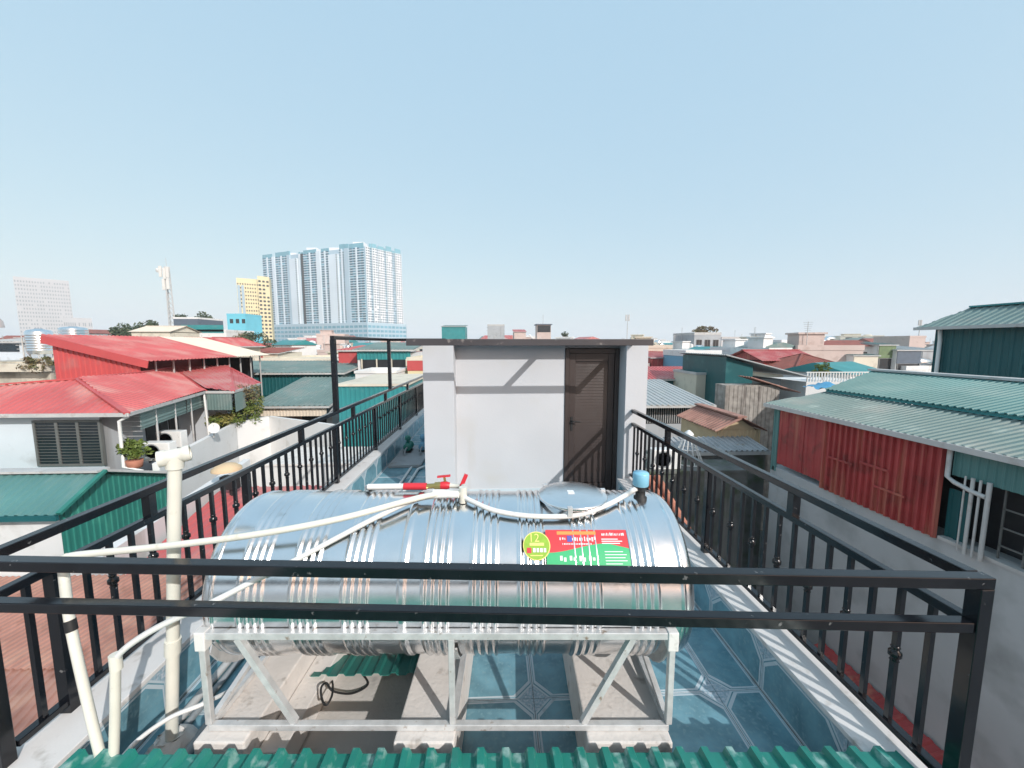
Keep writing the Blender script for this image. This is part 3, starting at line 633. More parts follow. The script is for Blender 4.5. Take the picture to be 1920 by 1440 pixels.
# dry twig with leaves by the stand
# ------------------------------------------------------------------ corridor: pumps and floor pipes
bs = tag(B(-1.86, -1.30, 6.55, 7.85, 0.0045, 0.06).build('pump_base', 'concrete_grey', loc=(-1.58, 7.2, 0), bevel=.01), 'low concrete base under two pumps in the side passage', 'plinth')
for k, (px_, py_, mat, lab) in enumerate(((-1.70, 7.4, 'green_metal', 'green water pump on the concrete base in the side passage'), (-1.42, 7.45, 'wall_blue', 'blue water pump on the concrete base in the side passage'))):
    pu = thing('water_pump', lab, 'pump', (px_, py_, 0.062))
    MB().box(px_ - .07, px_ + .07, py_ - .1, py_ + .12, .062, .085).build('foot', 'rubber_black', pu)
    MB().lathe([(0.0, -.13), (.06, -.125), (.075, -.11), (.075, .08), (.085, .085), (.085, .13), (.05, .15), (0, .15)], (px_, py_, .165), 'Y', 18).build('motor', mat, pu)
    MB().lathe([(.03, .0), (.03, .05), (.055, .06), (.06, .12), (.03, .15), (0, .15)], (px_, py_ - .02, .235), n=16).build('pressure_tank', mat, pu)
    MB().tube([(px_, py_ - .13, .165), (px_, py_ - .26, .16), (px_ - .0, py_ - .30, .12), (px_, py_ - .32, .062)], .016, 10).build('inlet', 'pvc_grey', pu)
fp = [Vector((-1.02, 9.4, .03)), Vector((-1.02, 6.75, .03)), Vector((-1.08, 6.6, .03)), Vector((-1.26, 6.5, .03)), Vector((-1.32, 6.4, .03)), Vector((-1.34, 4.4, .03)), Vector((-1.33, 2.9, .03))]
tag(MB().tube(fp, .022, 10).build('pipe', 'pvc_white', loc=fp[2]), 'white pipe lying along the passage floor beside the rooftop room', 'pipe')
fp = [Vector((-1.45, 6.5, .03)), Vector((-1.46, 4.4, .03)), Vector((-1.45, 2.9, .03))]
tag(MB().tube(fp, .018, 10).build('pipe', 'pvc_white', loc=fp[1]), 'short white pipe running from the pump base along the floor', 'pipe')

# ------------------------------------------------------------------ green sheet roof below the camera
gr = thing('sheet_roof', 'green ribbed metal sheet roof just under the guard rail', 'roof', (0, 0, 0.35))
el, er = Vector((-1.86, 1.60, 0.342)), Vector((1.775, 1.455, 0.342))
bk = Vector((0.02, -3.0, 0.14))
m = MB(); m.corr([el, er, er + bk, el + bk], bk, 0.110, 0.028, 0.0025); m.build('sheet', 'green_sheet', gr)
for y in (0.95, -0.4, -1.6): B(-1.66, 1.64, y - .02, y + .02, 0.285 - 0.0467 * (y - 1.5), 0.335 - 0.0467 * (y - 1.5)).build('purlin', 'galvanised', gr)
for x in (-1.6, 0, 1.58):
    for y in (0.95, -1.6): B(x - .025, x + .025, y - .019, y + .019, 0.004, 0.284 - 0.0467 * (y - 1.5)).build('post', 'galvanised', gr)
# ================================================================== NEIGHBOURS
def hgt(px, py, y): return P(px, py, y=y).z
def roof_sheet(parent, pts, ribdir, mat, pitch=0.25, h=0.035, name='roof', thick=0.02): 
    return MB().corr(pts, ribdir, pitch, h, thick).build(name, mat, parent)
def foliage(parent, c, rad, n, leaf, mat, seed, name='crown', clumps=14):
    r = random.Random(seed); m = MB(); cs = []
    for k in range(clumps):
        while True:
            v = Vector((r.uniform(-1, 1), r.uniform(-1, 1), r.uniform(-1, 1)))
            if v.length < 1: break
        cs.append((Vector((v.x * rad[0], v.y * rad[1], v.z * rad[2])) * 0.8, r.uniform(.22, .42)))
    for k in range(n):
        cc, cr = r.choice(cs); d = Vector((r.gauss(0, 1), r.gauss(0, 1), r.gauss(0, 1))).normalized() * (r.random() ** .4)
        p = Vector(c) + cc + Vector((d.x * rad[0], d.y * rad[1], d.z * rad[2])) * cr
        a = Vector((r.gauss(0, 1), r.gauss(0, 1), r.gauss(0, 1))).normalized(); b = a.orthogonal().normalized(); s = leaf * r.uniform(.6, 1.4)
        b = (Matrix.Rotation(r.uniform(0, 6.28), 3, a) @ b); c2 = a.cross(b)
        m.add([p - b * s * .5, p + c2 * s * .28, p + b * s * .6, p - c2 * s * .28], [(0, 1, 2, 3)])
    return m.build(name, mat, parent)
def tree(label, base, h, rad, n, leaf, mat, seed, group=None):
    t = thing('tree', label, 'tree', base, group); b = Vector(base); r = random.Random(seed)
    m = MB(); top = b + Vector((0, 0, h - rad[2])); m.tube([b, b.lerp(top, .5) + Vector((.2, 0, 0)), top], [h * .035, h * .027, h * .018], 8)
    for k in range(6):
        a = k * 1.05 + r.random(); q = b.lerp(top, r.uniform(.6, .95)); e = top + Vector((cos(a) * rad[0] * .6, sin(a) * rad[1] * .6, r.uniform(-.2, .5) * rad[2])); m.tube([q, q.lerp(e, .5) + Vector((0, 0, -.03 * h)), e], [h * .014, h * .01, h * .005], 6)
    m.build('trunk', 'bark', t); foliage(t, top, rad, n, leaf, mat, seed, clumps=22)
    return t
def window(parent, x0, x1, z0, z1, y, bars=4, frame='window_frame', mull=1, depth=0.1):
    """a window on a wall that faces -Y: dark recess, frame, mullions, grille"""
    w = B(x0, x1, y - 0.03, y + depth, z0, z1).build('window', 'glass_dark', parent)
    f = MB(); t = min(.06, (x1 - x0) * .08)
    f.box(x0 - t, x0, y - .06, y + .02, z0 - t, z1 + t); f.box(x1, x1 + t, y - .06, y + .02, z0 - t, z1 + t)
    f.box(x0, x1, y - .06, y + .02, z1, z1 + t); f.box(x0, x1, y - .06, y + .02, z0 - t, z0)
    for k in range(mull): xm = x0 + (x1 - x0) * (k + 1) / (mull + 1); f.box(xm - t * .6, xm + t * .6, y - .058, y - .031, z0, z1)
    f.build('frame', frame, w)
    for k in range(bars):
        zz = z0 + (z1 - z0) * (k + 1) / (bars + 1); MB().bar((x0, y - .064, zz), (x1, y - .064, zz), .012, .012).build('grille_bar', frame, w)
    return w
CAT = 'house'

# ---- right: long shed with pale green roof and red sheet wall (along X = 7)
rs = thing('sheet_metal_house', 'house across the alley with red sheet wall and pale green ribbed roof', 'house', (9, 6, GZ))
EX, EZ, EZ2 = 7.0, 0.64, -0.93
B(EX + 0.02, 13.0, -4.0, 9.25, GZ, EZ2 - 0.002).build('wall', 'wall_stained', rs)
sl_ = 0.2
def rp(x, y, dz=0): return Vector((x, y, EZ + 0.02 + (x - EX) * sl_ + dz))
XM = 8.35
m = MB().corr([rp(EX - .12, -4), rp(XM, -4), rp(XM, 9.28), rp(EX - .12, 9.42)], (1, 0, sl_), 0.115, 0.024, 0.01); m.build('lower_roof', 'teal_pale', rs)
m = MB().corr([rp(XM - .06, -4, .09), rp(10.3, -4, .09), rp(10.3, 10.0, .09), rp(XM - .06, 9.25, .09)], (1, 0, sl_), 0.115, 0.024, 0.01); m.build('upper_roof', 'teal_bright', rs)
MB().bar(rp(XM - .02, -4, .055), rp(XM - .02, 9.24, .055), .03, .075).build('flashing', 'teal_metal', rs)
MB().bar(rp(10.32, -4, .12), rp(10.32, 10.05, .12), .3, .05).build('ridge_cap', 'trim_grey', rs)
m = MB().corr([rp(10.34, -4, .09), rp(12.9, -4, .09 - 5.2 * sl_), rp(12.9, 10, .09 - 5.2 * sl_), rp(10.34, 10.0, .09)], (1, 0, -sl_), 0.165, 0.03, 0.01); m.build('back_roof', 'teal_metal', rs)
MB().bar(rp(EX - .14, -4, -.03), rp(EX - .14, 9.42, -.03), .03, .09).build('gutter', 'trim_grey', rs)
B(EX + 0.5, 12.9, -3.9, 9.2, EZ2, 0.60).build('core', 'dark_void', rs)
yA, yB_, yC = 5.53, 7.72, 9.05
m = MB().corr([(EX, yA, EZ2), (EX, yB_, EZ2), (EX, yB_, EZ - .03), (EX, yA, EZ - .03)], (0, 0, 1), 0.125, 0.045, 0.01); rw = m.build('red_sheet_wall', 'maroon_metal', rs)
for (y, z) in ((6.3, -.1), (6.0, -.45), (7.0, -.2)): MB().bar((EX - .05, y, z), (EX - .05, y + .55, z + .0), .02, .04).build('batten', 'maroon_metal', rw)
m = MB().corr([(EX + .02, yB_ + .02, EZ2 + .12), (EX + .02, yC, EZ2 + .12), (EX + .02, yC, EZ - .03), (EX + .02, yB_ + .02, EZ - .03)], (0, 0, 1), 0.2, 0.02, 0.01); m.build('red_sheet_wall', 'maroon_metal', rs)
B(EX + .01, EX + .10, yB_ + .55, yB_ + 1.0, EZ2 + .12, EZ - .06).build('red_panel', 'maroon_metal', rs)
m = MB().corr([(EX + .02, yC + .01, EZ2 - .1), (EX + .02, 9.25, EZ2 - .1), (EX + .02, 9.25, EZ - .03), (EX + .02, yC + .01, EZ - .03)], (0, 0, 1), 0.12, 0.02, 0.01); m.build('teal_sheet_wall', 'teal_bright', rs)
m = MB().corr([(EX, -4, .15), (EX, yA - .12, .15), (EX, yA - .12, EZ - .03), (EX, -4, EZ - .03)], (0, 0, 1), 0.1, 0.015, 0.01); m.build('teal_valance', 'teal_bright', rs)
m = MB().corr([(EX + .12, 5.22, EZ2 + .05), (EX + .12, yA - .02, EZ2 + .05), (EX + .12, yA - .02, -.1), (EX + .12, 5.22, -.1)], (0, 0, 1), 0.12, 0.02, 0.01); m.build('teal_panel', 'teal_wall', rs)
MB().bar((EX + .1, -4, EZ2 + .03), (EX + .1, yA - .02, EZ2 + .03), .2, .05).build('sill', 'trim_grey', rs)
for k in range(9):
    y = 4.85 - k * .26; MB().bar((EX + .1, y, EZ2 + .06), (EX + .1, y, .15), .02, .02, up=(0, 1, 0)).build('grille_bar', 'window_frame', rs)
for z in (-.68, -.42, -.15): MB().bar((EX + .1, -3.8, z), (EX + .1, 4.86, z), .02, .02).build('grille_bar', 'window_frame', rs)
dpp = thing('downpipe', 'grey plastic downpipes on the wall of the house across the alley', 'pipe', (EX - .05, 4.8, EZ2))
MB().tube([(EX - .06, yA - .1, EZ - .06), (EX - .06, yA - .1, .12), (EX - .06, yA - .2, .06), (EX - .06, 5.1, -.0), (EX - .06, 4.95, -.02)], .032, 12).build('elbow_pipe', 'trim_grey', dpp)
for k, (y, r) in enumerate(((4.93, .028), (5.03, .016), (5.12, .023), (5.21, .012))): MB().tube([(EX - .05, y, .20), (EX - .05, y, EZ2 - .03)], r, 10).build('upright_pipe', 'trim_grey', dpp)
# lean-to roof deep in the alley
lt = thing('lean_to', 'low maroon sheet lean-to roof at the bottom of the alley', 'roof', (6, 5, GZ))
MB().corr([(5.0, 0, -4.75), (6.98, 0, -4.2), (6.98, 7.3, -4.2), (5.0, 7.3, -4.75)], (1, 0, .28), .2, .03, .02).build('sheet', 'maroon_metal', lt)
B(5.1, 6.97, 0.1, 7.2, GZ, -4.79).build('wall', 'wall_grey', lt)
# dark green tall sheet building
dg = thing('sheet_metal_building', 'tall dark green sheet metal building with a light green roof', 'building', (20, 6, GZ))
x0, y0, y1 = 16.75, -2.0, 14.0
B(x0 + .06, 24, y0, y1 - .1, GZ, 2.68).build('core', 'dark_void', dg)
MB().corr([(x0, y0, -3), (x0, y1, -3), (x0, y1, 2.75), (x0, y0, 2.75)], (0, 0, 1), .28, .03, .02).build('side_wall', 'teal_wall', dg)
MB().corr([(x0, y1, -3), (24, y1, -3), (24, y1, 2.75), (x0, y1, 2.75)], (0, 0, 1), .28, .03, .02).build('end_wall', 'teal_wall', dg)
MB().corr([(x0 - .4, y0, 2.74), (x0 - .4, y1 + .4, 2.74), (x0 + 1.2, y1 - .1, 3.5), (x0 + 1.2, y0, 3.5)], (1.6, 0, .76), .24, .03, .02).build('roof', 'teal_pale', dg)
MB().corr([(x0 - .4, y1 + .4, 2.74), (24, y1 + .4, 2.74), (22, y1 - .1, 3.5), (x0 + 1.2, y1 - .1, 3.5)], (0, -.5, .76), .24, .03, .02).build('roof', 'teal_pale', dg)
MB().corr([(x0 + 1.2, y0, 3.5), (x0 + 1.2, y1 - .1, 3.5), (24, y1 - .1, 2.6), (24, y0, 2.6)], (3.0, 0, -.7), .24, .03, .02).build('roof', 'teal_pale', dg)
MB().bar((x0 + 1.2, y0, 3.53), (x0 + 1.2, y1 - .1, 3.53), .3, .06).build('ridge_cap', 'teal_metal', dg)
MB().bar((x0 - .44, y0, 2.72), (x0 - .44, y1 + .42, 2.72), .05, .11).build('gutter', 'trim_grey', dg)
MB().tube([(x0 - .1, y1 - .2, 2.65), (x0 - .12, y1 - .25, 2.3), (x0 - .12, y1 - .25, -3)], .06, 10).build('downpipe', 'pvc_white', dg)

# ---- generic mid-distance houses
def body(label, pxa, pxb, pyt, Y, depth, wall, group=None, cat='house', base=GZ, name='house'):
    a = P(pxa, pyt, y=Y); b = P(pxb, pyt, y=Y); zt = (a.z + b.z) / 2
    t = thing(name, label, cat, ((a.x + b.x) / 2, Y + depth / 2, base), group)
    B(a.x, b.x, Y, Y + depth, base, zt).build('wall', wall, t)
    t['_e'] = (a.x, b.x, Y, Y + depth, zt); return t, a.x, b.x, Y, Y + depth, zt
def mono(t, x0, x1, y0, y1, za, zb, mat, pitch=.25, ov=.25, axis='y', name='roof'):
    """single slope; za at y0 (front) or x0, zb at the far side"""
    if axis == 'y': pts = [(x0 - ov, y0 - ov, za), (x1 + ov, y0 - ov, za), (x1 + ov, y1 + ov, zb), (x0 - ov, y1 + ov, zb)]; rd = (0, y1 - y0 + 2 * ov, zb - za)
    else: pts = [(x0 - ov, y0 - ov, za), (x1 + ov, y0 - ov, zb), (x1 + ov, y1 + ov, zb), (x0 - ov, y1 + ov, za)]; rd = (x1 - x0 + 2 * ov, 0, zb - za)
    MB().corr(pts, rd, pitch, .035, .03).build(name, mat, t)
    lo = min(za, zb)
    for i in range(4):
        p, q = Vector(pts[i]), Vector(pts[(i + 1) % 4]); MB().bar(p - Z * .07, q - Z * .07, .04, .1).build('fascia', 'trim_grey', t)
def gable(t, x0, x1, y0, y1, z0, zr, mat, axis='x', pitch=.25, ov=.3, wall=None):
    if axis == 'x':   # ridge along X
        ym = (y0 + y1) / 2
        for ya in (y0 - ov, y1 + ov): MB().corr([(x0 - ov, ya, z0), (x1 + ov, ya, z0), (x1 + ov, ym, zr), (x0 - ov, ym, zr)], (0, ym - ya, zr - z0), pitch, .03, .03).build('roof', mat, t)
        MB().bar((x0 - ov, ym, zr + .03), (x1 + ov, ym, zr + .03), .3, .05).build('ridge_cap', mat, t)
        for x in (x0, x1 - .1): MB().hexa([(x, y0, z0 - .1), (x + .1, y0, z0 - .1), (x + .1, y1, z0 - .1), (x, y1, z0 - .1)], [(x, ym - .01, zr - .05), (x + .1, ym - .01, zr - .05), (x + .1, ym + .01, zr - .05), (x, ym + .01, zr - .05)]).build('gable_end', wall or 'wall_cream', t)
    else:
        xm = (x0 + x1) / 2
        for xa_ in (x0 - ov, x1 + ov): MB().corr([(xa_, y0 - ov, z0), (xm, y0 - ov, zr), (xm, y1 + ov, zr), (xa_, y1 + ov, z0)], (xm - xa_, 0, zr - z0), pitch, .03, .03).build('roof', mat, t)
        MB().bar((xm, y0 - ov, zr + .03), (xm, y1 + ov, zr + .03), .3, .05).build('ridge_cap', mat, t)
        for y in (y0, y1 - .1): MB().hexa([(x0, y, z0 - .1), (x1, y, z0 - .1), (x1, y + .1, z0 - .1), (x0, y + .1, z0 - .1)], [(xm - .01, y, zr - .05), (xm + .01, y, zr - .05), (xm + .01, y + .1, zr - .05), (xm - .01, y + .1, zr - .05)]).build('gable_end', wall or 'wall_cream', t)
def flat(t, x0, x1, y0, y1, z, mat='trim_grey', hpar=.5):
    m = MB(); e = .15
    m.box(x0 - .05, x1 + .05, y0 - .05, y0 + e, z, z + hpar); m.box(x0 - .05, x1 + .05, y1 - e, y1 + .05, z, z + hpar)
    m.box(x0 - .05, x0 + e, y0 + e, y1 - e, z, z + hpar); m.box(x1 - e, x1 + .05, y0 + e, y1 - e, z, z + hpar); m.build('parapet', mat, t)
def hip(t, x0, x1, y0, y1, z0, zr, mat, pitch=.25, ov=.4, caps='brown_roof'):
    x0 -= ov; x1 += ov; y0 -= ov; y1 += ov; w = x1 - x0; d = y1 - y0; k = min(w, d) / 2
    r0, r1 = (Vector((x0 + k, (y0 + y1) / 2, zr)), Vector((x1 - k, (y0 + y1) / 2, zr))) if w >= d else (Vector(((x0 + x1) / 2, y0 + k, zr)), Vector(((x0 + x1) / 2, y1 - k, zr)))
    A_, B_, C_, D_ = (Vector((x0, y0, z0)), Vector((x1, y0, z0)), Vector((x1, y1, z0)), Vector((x0, y1, z0)))
    if w >= d: faces = [([A_, B_, r1, r0], (0, 1, (zr - z0) / k)), ([B_, C_, r1], (-1, 0, (zr - z0) / k)), ([C_, D_, r0, r1], (0, -1, (zr - z0) / k)), ([D_, A_, r0], (1, 0, (zr - z0) / k))]
    else: faces = [([A_, B_, r0], (0, 1, (zr - z0) / k)), ([B_, C_, r1, r0], (-1, 0, (zr - z0) / k)), ([C_, D_, r1], (0, -1, (zr - z0) / k)), ([D_, A_, r0, r1], (1, 0, (zr - z0) / k))]
    for pts, rd in faces: MB().corr(pts, rd, pitch, .03, .03).build('roof', mat, t)
    for p, q in ((A_, r0), (B_, r1 if w >= d else r0), (C_, r1), (D_, r0 if w >= d else r1), (r0, r1)):
        if (p - q).length > .2: MB().bar(p + Z * .03, q + Z * .03, .16, .05).build('hip_cap', caps, t)
    for p, q in ((A_, B_), (B_, C_), (C_, D_), (D_, A_)): MB().bar(p - Z * .05, q - Z * .05, .05, .12).build('gutter', 'trim_grey', t)

# right middle ground --------------------------------------------------
t, a, b, c, d, z = body('house with grey ribbed roof and barred front just behind the rooftop room', 1205, 1296, 757, 17, 4, 'wall_grey', base=-6); t.location
mono(t, a - 1, b + .6, c - .3, d + 1, z + .02, z + .62, 'grey_metal')
for k in range(22): x = a + .05 + k * (b - a - .1) / 21; MB().bar((x, c - .02, z - .9), (x, c - .02, z - .05), .025, .025, up=(0, 1, 0)).build('bar', 'trim_grey', t)
B(a + .02, b - .02, c - .012, c - .002, z - .92, z - .08).build('opening', 'dark_void', t)
t, a, b, c, d, z = body('shed with orange rusty gable roof and striped gable end beside the alley', 1345, 1425, 806, 11.9, 2.4, 'tan_panel', base=-6, cat='shed')
gable(t, a, b, c, d, z, z + .42, 'rust_metal', 'y', .17, .15, 'tan_panel')
m = MB().corr([(a, c - .02, z - 1), (b, c - .02, z - 1), (b, c - .02, z), (a, c - .02, z)], (0, 0, 1), .13, .02, .005); m.build('front_sheet', 'tan_panel', t)
t, a, b, c, d, z = body('cream box-shaped house between the red roof and the dark green shed', 1306, 1362, 703, 23, 3, 'wall_cream'); flat(t, a, b, c, d, z, 'trim_grey', .15)
t, a, b, c, d, z = body('house with long red metal roof behind the rooftop room', 1205, 1318, 710, 26, 3, 'teal_wall'); mono(t, a, b, c, d, z, z + .65, 'red_roof')
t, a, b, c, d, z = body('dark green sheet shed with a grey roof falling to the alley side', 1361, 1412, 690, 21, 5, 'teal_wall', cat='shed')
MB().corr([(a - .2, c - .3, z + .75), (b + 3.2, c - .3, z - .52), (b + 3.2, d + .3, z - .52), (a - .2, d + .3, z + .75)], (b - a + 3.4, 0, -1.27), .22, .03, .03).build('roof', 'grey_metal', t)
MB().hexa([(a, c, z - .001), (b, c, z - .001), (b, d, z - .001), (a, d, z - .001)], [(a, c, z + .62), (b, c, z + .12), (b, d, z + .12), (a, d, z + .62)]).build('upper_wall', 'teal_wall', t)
B(b + .01, b + 2.6, c + 1.2, d, z - 4, z - .75).build('side_bay', 'wall_grey', t)
t, a, b, c, d, z = body('weathered plank-walled shed with a rusty roof below the dark green shed', 1360, 1462, 722, 17.5, .8, 'wood_plank', cat='shed', base=-7)
MB().corr([(a + 1.1, c - .2, z + .38), (b + .9, c - .2, z - .35), (b + .9, d, z - .35), (a + 1.1, d, z + .38)], (1, 0, -.2), .2, .03, .02).build('roof', 'rust_metal', t)
for k in range(13): x = a + k * (b - a) / 13; B(x + .01, x + (b - a) / 13 - .01, c - .03, c - .002, -6.5, z - .02 - (0 if x < a + 1 else .06)).build('plank', 'wood_plank', t)
t, a, b, c, d, z = body('red gabled metal roof house in the middle ground beyond the dark green shed', 1432, 1530, 676, 33, 5, 'maroon_metal'); gable(t, a, b, c, d, z, z + .9, 'red_roof', 'x', .25, .4, 'maroon_metal')
t, a, b, c, d, z = body('house with a broad brown tiled hip roof behind the white balcony rail', 1490, 1625, 700, 29, 6, 'wall_cream'); hip(t, a, b, c, d, z, z + 1.45, 'brown_roof')
t, a, b, c, d, z = body('long low teal sheet warehouse on the skyline side of the red gable', 1388, 1498, 656, 52, 10, 'teal_wall', cat='warehouse'); mono(t, a, b, c, d, z, z + .5, 'teal_pale', axis='x')
t, a, b, c, d, z = body('blue-painted house with a pale cornice and two windows', 1286, 1352, 668, 44, 6, 'wall_blue'); flat(t, a, b, c, d, z, 'wall_white', .7)
for k in range(2): window(t, a + .6 + k * 2.2, a + 1.8 + k * 2.2, z - 1.6, z - .3, c, 0)
t, a, b, c, d, z = body('grey apartment block with roof plants on the skyline', 1302, 1352, 628, 75, 9, 'wall_grey', cat='building'); flat(t, a, b, c, d, z)
rpl = thing('shrub', 'bushy plants on the roof of the grey apartment block', 'plant', ((a + b) / 2 + .5, c + 2, z)); foliage(rpl, ((a + b) / 2 + .5, c + 2, z + .9), (2.4, 1.5, 1.0), 900, .4, 'leaf_dry', 11, 'foliage')
for k in range(3): window(t, a + .5 + k * 1.7, a + 1.5 + k * 1.7, z - 2.4, z - 1, c, 0)
t, a, b, c, d, z = body('pale grey apartment block beside the one with roof plants', 1353, 1402, 636, 78, 9, 'wall_white', cat='building'); flat(t, a, b, c, d, z)
for k in range(3): window(t, a + .5 + k * 1.7, a + 1.5 + k * 1.7, z - 2.4, z - 1, c, 0)
t, a, b, c, d, z = body('house with maroon sheet top storey behind the long red roof', 1222, 1288, 670, 50, 7, 'maroon_metal'); mono(t, a, b, c, d, z, z + .8, 'red_roof')
t, a, b, c, d, z = body('white-railed roof terrace in front of the brown hip roof', 1512, 1640, 716, 21, 3, 'wall_white', cat='terrace', name='roof_terrace')
MB().bar((a, c + .05, z + .55), (b, c + .05, z + .55), .08, .05).build('hand_rail', 'pvc_white', t)
bm = MB().bar((0, 0, 0), (0, 0, .52), .05, .05, up=(0, 1, 0)).mesh('baluster', 'pvc_white')
for k in range(24): inst('baluster', bm, t, (a + .08 + k * (b - a - .16) / 23, c + .05, z))
pp = thing('potted_shrub', 'green shrub growing on the white-railed roof terrace', 'shrub', P(1542, 712, y=21.8)); foliage(pp, P(1542, 694, y=21.8), (.55, .5, .5), 500, .13, 'leaf_bright', 4, 'foliage'); MB().tube([P(1542, 712, y=21.8), P(1542, 690, y=21.8)], .03, 6).build('stem', 'bark', pp)
for (pa, pb_, pt, wall, lab, Y) in ((1600, 1647, 660, 'wall_cream', 'cream-fronted rooftop shed beside the olive one', 40), (1648, 1681, 640, 'olive_panel', 'olive green rooftop shed with a pale roof', 41), (1682, 1728, 650, 'slate_panel', 'dark slate-fronted rooftop shed', 40.5), (1729, 1768, 650, 'wall_grey', 'grey rendered rooftop shed next to the dark green sheet building', 42)):
    t, a, b, c, d, z = body(lab, pa, pb_, pt + 6, Y, 6, 'wall_white', cat='shed'); mono(t, a, b, c, d, z, z + .5, 'teal_pale' if 'olive' in lab else 'grey_metal', ov=.15)
    B(a + .05, b - .05, c - .06, c - .004, z - 1.5, z - .1).build('front_panel', wall, t)
    for x in (a + .15, b - .15): MB().bar((x, c - .03, z - 3.4), (x, c - .03, z - 1.5), .1, .1, up=(0, 1, 0)).build('post', 'window_frame', t)
    B(a + .1, b - .1, c - .012, c - .002, z - 3.3, z - 1.55).build('opening', 'dark_void', t)
t, a, b, c, d, z = body('house with a peach-coloured stair tower near the dark green sheet building', 1706, 1736, 633, 60, 6, 'wall_pink'); flat(t, a, b, c, d, z, 'wall_pink', .3)
# alley behind the right railing
t = thing('alley_wall', 'dark mossy rendered wall of the yard seen through the railing', 'wall', (4.2, 10.2, GZ))
B(2.3, 6.9, 9.9, 11.9, GZ, -1.35).build('wall', 'wall_mossy', t); B(2.25, 6.92, 9.85, 11.95, -1.348, -1.27).build('coping', 'wall_mossy', t)
t = thing('clay_roof', 'small clay tiled roof seen through the railing beside the rooftop room', 'roof', (3.0, 8.3, GZ))
for i in range(9):
    for j in range(5):
        x = 2.2 + i * .21; y = 7.3 + j * .30; zz = -1.62 + j * .11
        MB().tube([(x, y, zz), (x, y + .33, zz + .12)], [.1, .09], 8).build('tile', 'clay', t)
B(2.06, 4.1, 7.35, 8.9, GZ, -1.75).build('wall', 'wall_mossy', t)
t, a, b, c, d, z = body('low lean-to with a weathered grey sheet roof in front of the rusty gable shed', 1268, 1436, 846, 10.95, .85, 'wall_mossy', cat='lean-to', base=-6, name='lean_to'); mono(t, a, b, c, d, z + .02, z + .2, 'concrete_grey', pitch=.16, ov=.08)
def ac_unit(label, p, group=None):
    t = thing('air_conditioner', label, 'air conditioner', p, group); x, y, zz = p
    B(x - .4, x + .4, y, y + .3, zz, zz + .55).build('case', 'pvc_white', t, bevel=.02)
    MB().lathe([(.20, 0), (.22, -.012), (.24, 0)], (x - .1, y - .005, zz + .28), 'Y', 20).build('fan_guard', 'pvc_grey', t)
    MB().lathe([(0, -.004), (.2, -.003)], (x - .1, y - .001, zz + .28), 'Y', 20).build('fan', 'dark_void', t)
ac_unit('white air conditioner unit on the mossy wall beside the rooftop room', (3.55, 9.95, -1.265))
ac_unit('white air conditioner unit on the mossy wall beside the wire rack', (4.65, 9.97, -1.265))
t = thing('drying_rack', 'white pyramid-shaped wire rack standing on the mossy wall', 'rack', (5.55, 10.6, -1.27)); ap_ = Vector((5.55, 10.6, -.45))
for k in range(12):
    a = 2 * pi * k / 12; MB().tube([ap_ + Vector((.1 * cos(a), .1 * sin(a), 0)), (5.55 + .42 * cos(a), 10.6 + .42 * sin(a), -1.268)], .012, 6).build('rod', 'pvc_white', t)
for rr_, zz in ((.1, -.45), (.26, -.86), (.42, -1.255)):
    MB().tube([(5.55 + rr_ * cos(2 * pi * k / 20), 10.6 + rr_ * sin(2 * pi * k / 20), zz) for k in range(21)], .012, 6, cap=False).build('hoop', 'pvc_white', t)
MB().lathe([(.14, 0), (.12, .05), (.04, .12), (0, .14)], ap_, n=12).build('cap', 'pvc_white', t)
t = thing('tarpaulin', 'crumpled bright blue tarpaulin beside the end of the pale green roof', 'tarpaulin', P(1548, 738, y=11)); m = MB(); rr = random.Random(2); c = P(1550, 728, y=11.2)
for i in range(9):
    for j in range(9): m.v.append(c + Vector(((i - 4) * .11, (j - 4) * .1, .18 * math.exp(-((i - 4) ** 2 + (j - 4) ** 2) / 10) + rr.uniform(-.05, .05))))
for i in range(8):
    for j in range(8): m.f.append((i * 9 + j, i * 9 + 9 + j, i * 9 + 10 + j, i * 9 + j + 1)); m.mi.append(0); m.sm.append(True)
m.build('cloth', 'blue_tarp', t)

# left: red hip-roofed house ------------------------------------------
ZE = 0.21
rh = thing('red_roof_house', 'white-blue house with a bright red hip roof and barred window across the gap', 'house', (-13, 14, GZ))
E0 = P(0, 778, y=11); E1 = P(238, 776, z=ZE); E0 = Vector((E1.x - 9, E1.y, ZE))
zr = 1.02; ap1 = P(145, 711, z=zr); r2 = P(262, 699, z=zr); E2 = P(385, 734, z=ZE); r3 = P(325, 689, z=zr); r4 = P(430, 690, z=.86); E3 = P(437, 734, z=ZE); E4 = P(487, 719, z=ZE)
lf = Vector((ap1.x - 7, ap1.y + .6, .45))
bb = Vector((E0.x, ap1.y + 1.5, .45))
def fan_roof(name, pts, rd, mat, par, pitch=.2): MB().corr(pts, rd, pitch, .025, .02).build(name, mat, par)
MB().corr([Vector((E0.x, E1.y, ZE)), E1, ap1, Vector((E0.x, ap1.y - 1.2, ZE + .37))], (0, 1, .25), .2, .025, .0).build('front_roof', 'red_roof', rh)
MB().corr([E1, E2, r2, ap1], Vector((ap1 - E1)).cross(Z).cross(Vector((E2 - E1))), .2, .025, .0).build('side_roof', 'red_roof', rh)
MB().corr([r2, E2, r3], (r2 - E2), .2, .025, .0).build('side_roof', 'red_roof', rh)
MB().corr([r3, E2, E3, r4], (r3 - E2), .2, .025, .0).build('wing_roof', 'red_roof', rh)
MB().corr([r4, E3, E4], (r4 - E3), .2, .025, .0).build('wing_roof', 'red_roof', rh)
MB().corr([ap1, r2, r2 + Vector((-5, 3, -.7)), ap1 + Vector((-6, 2.5, -.6))], (-1, .5, -.1), .2, .025, .0).build('back_roof', 'red_roof', rh)
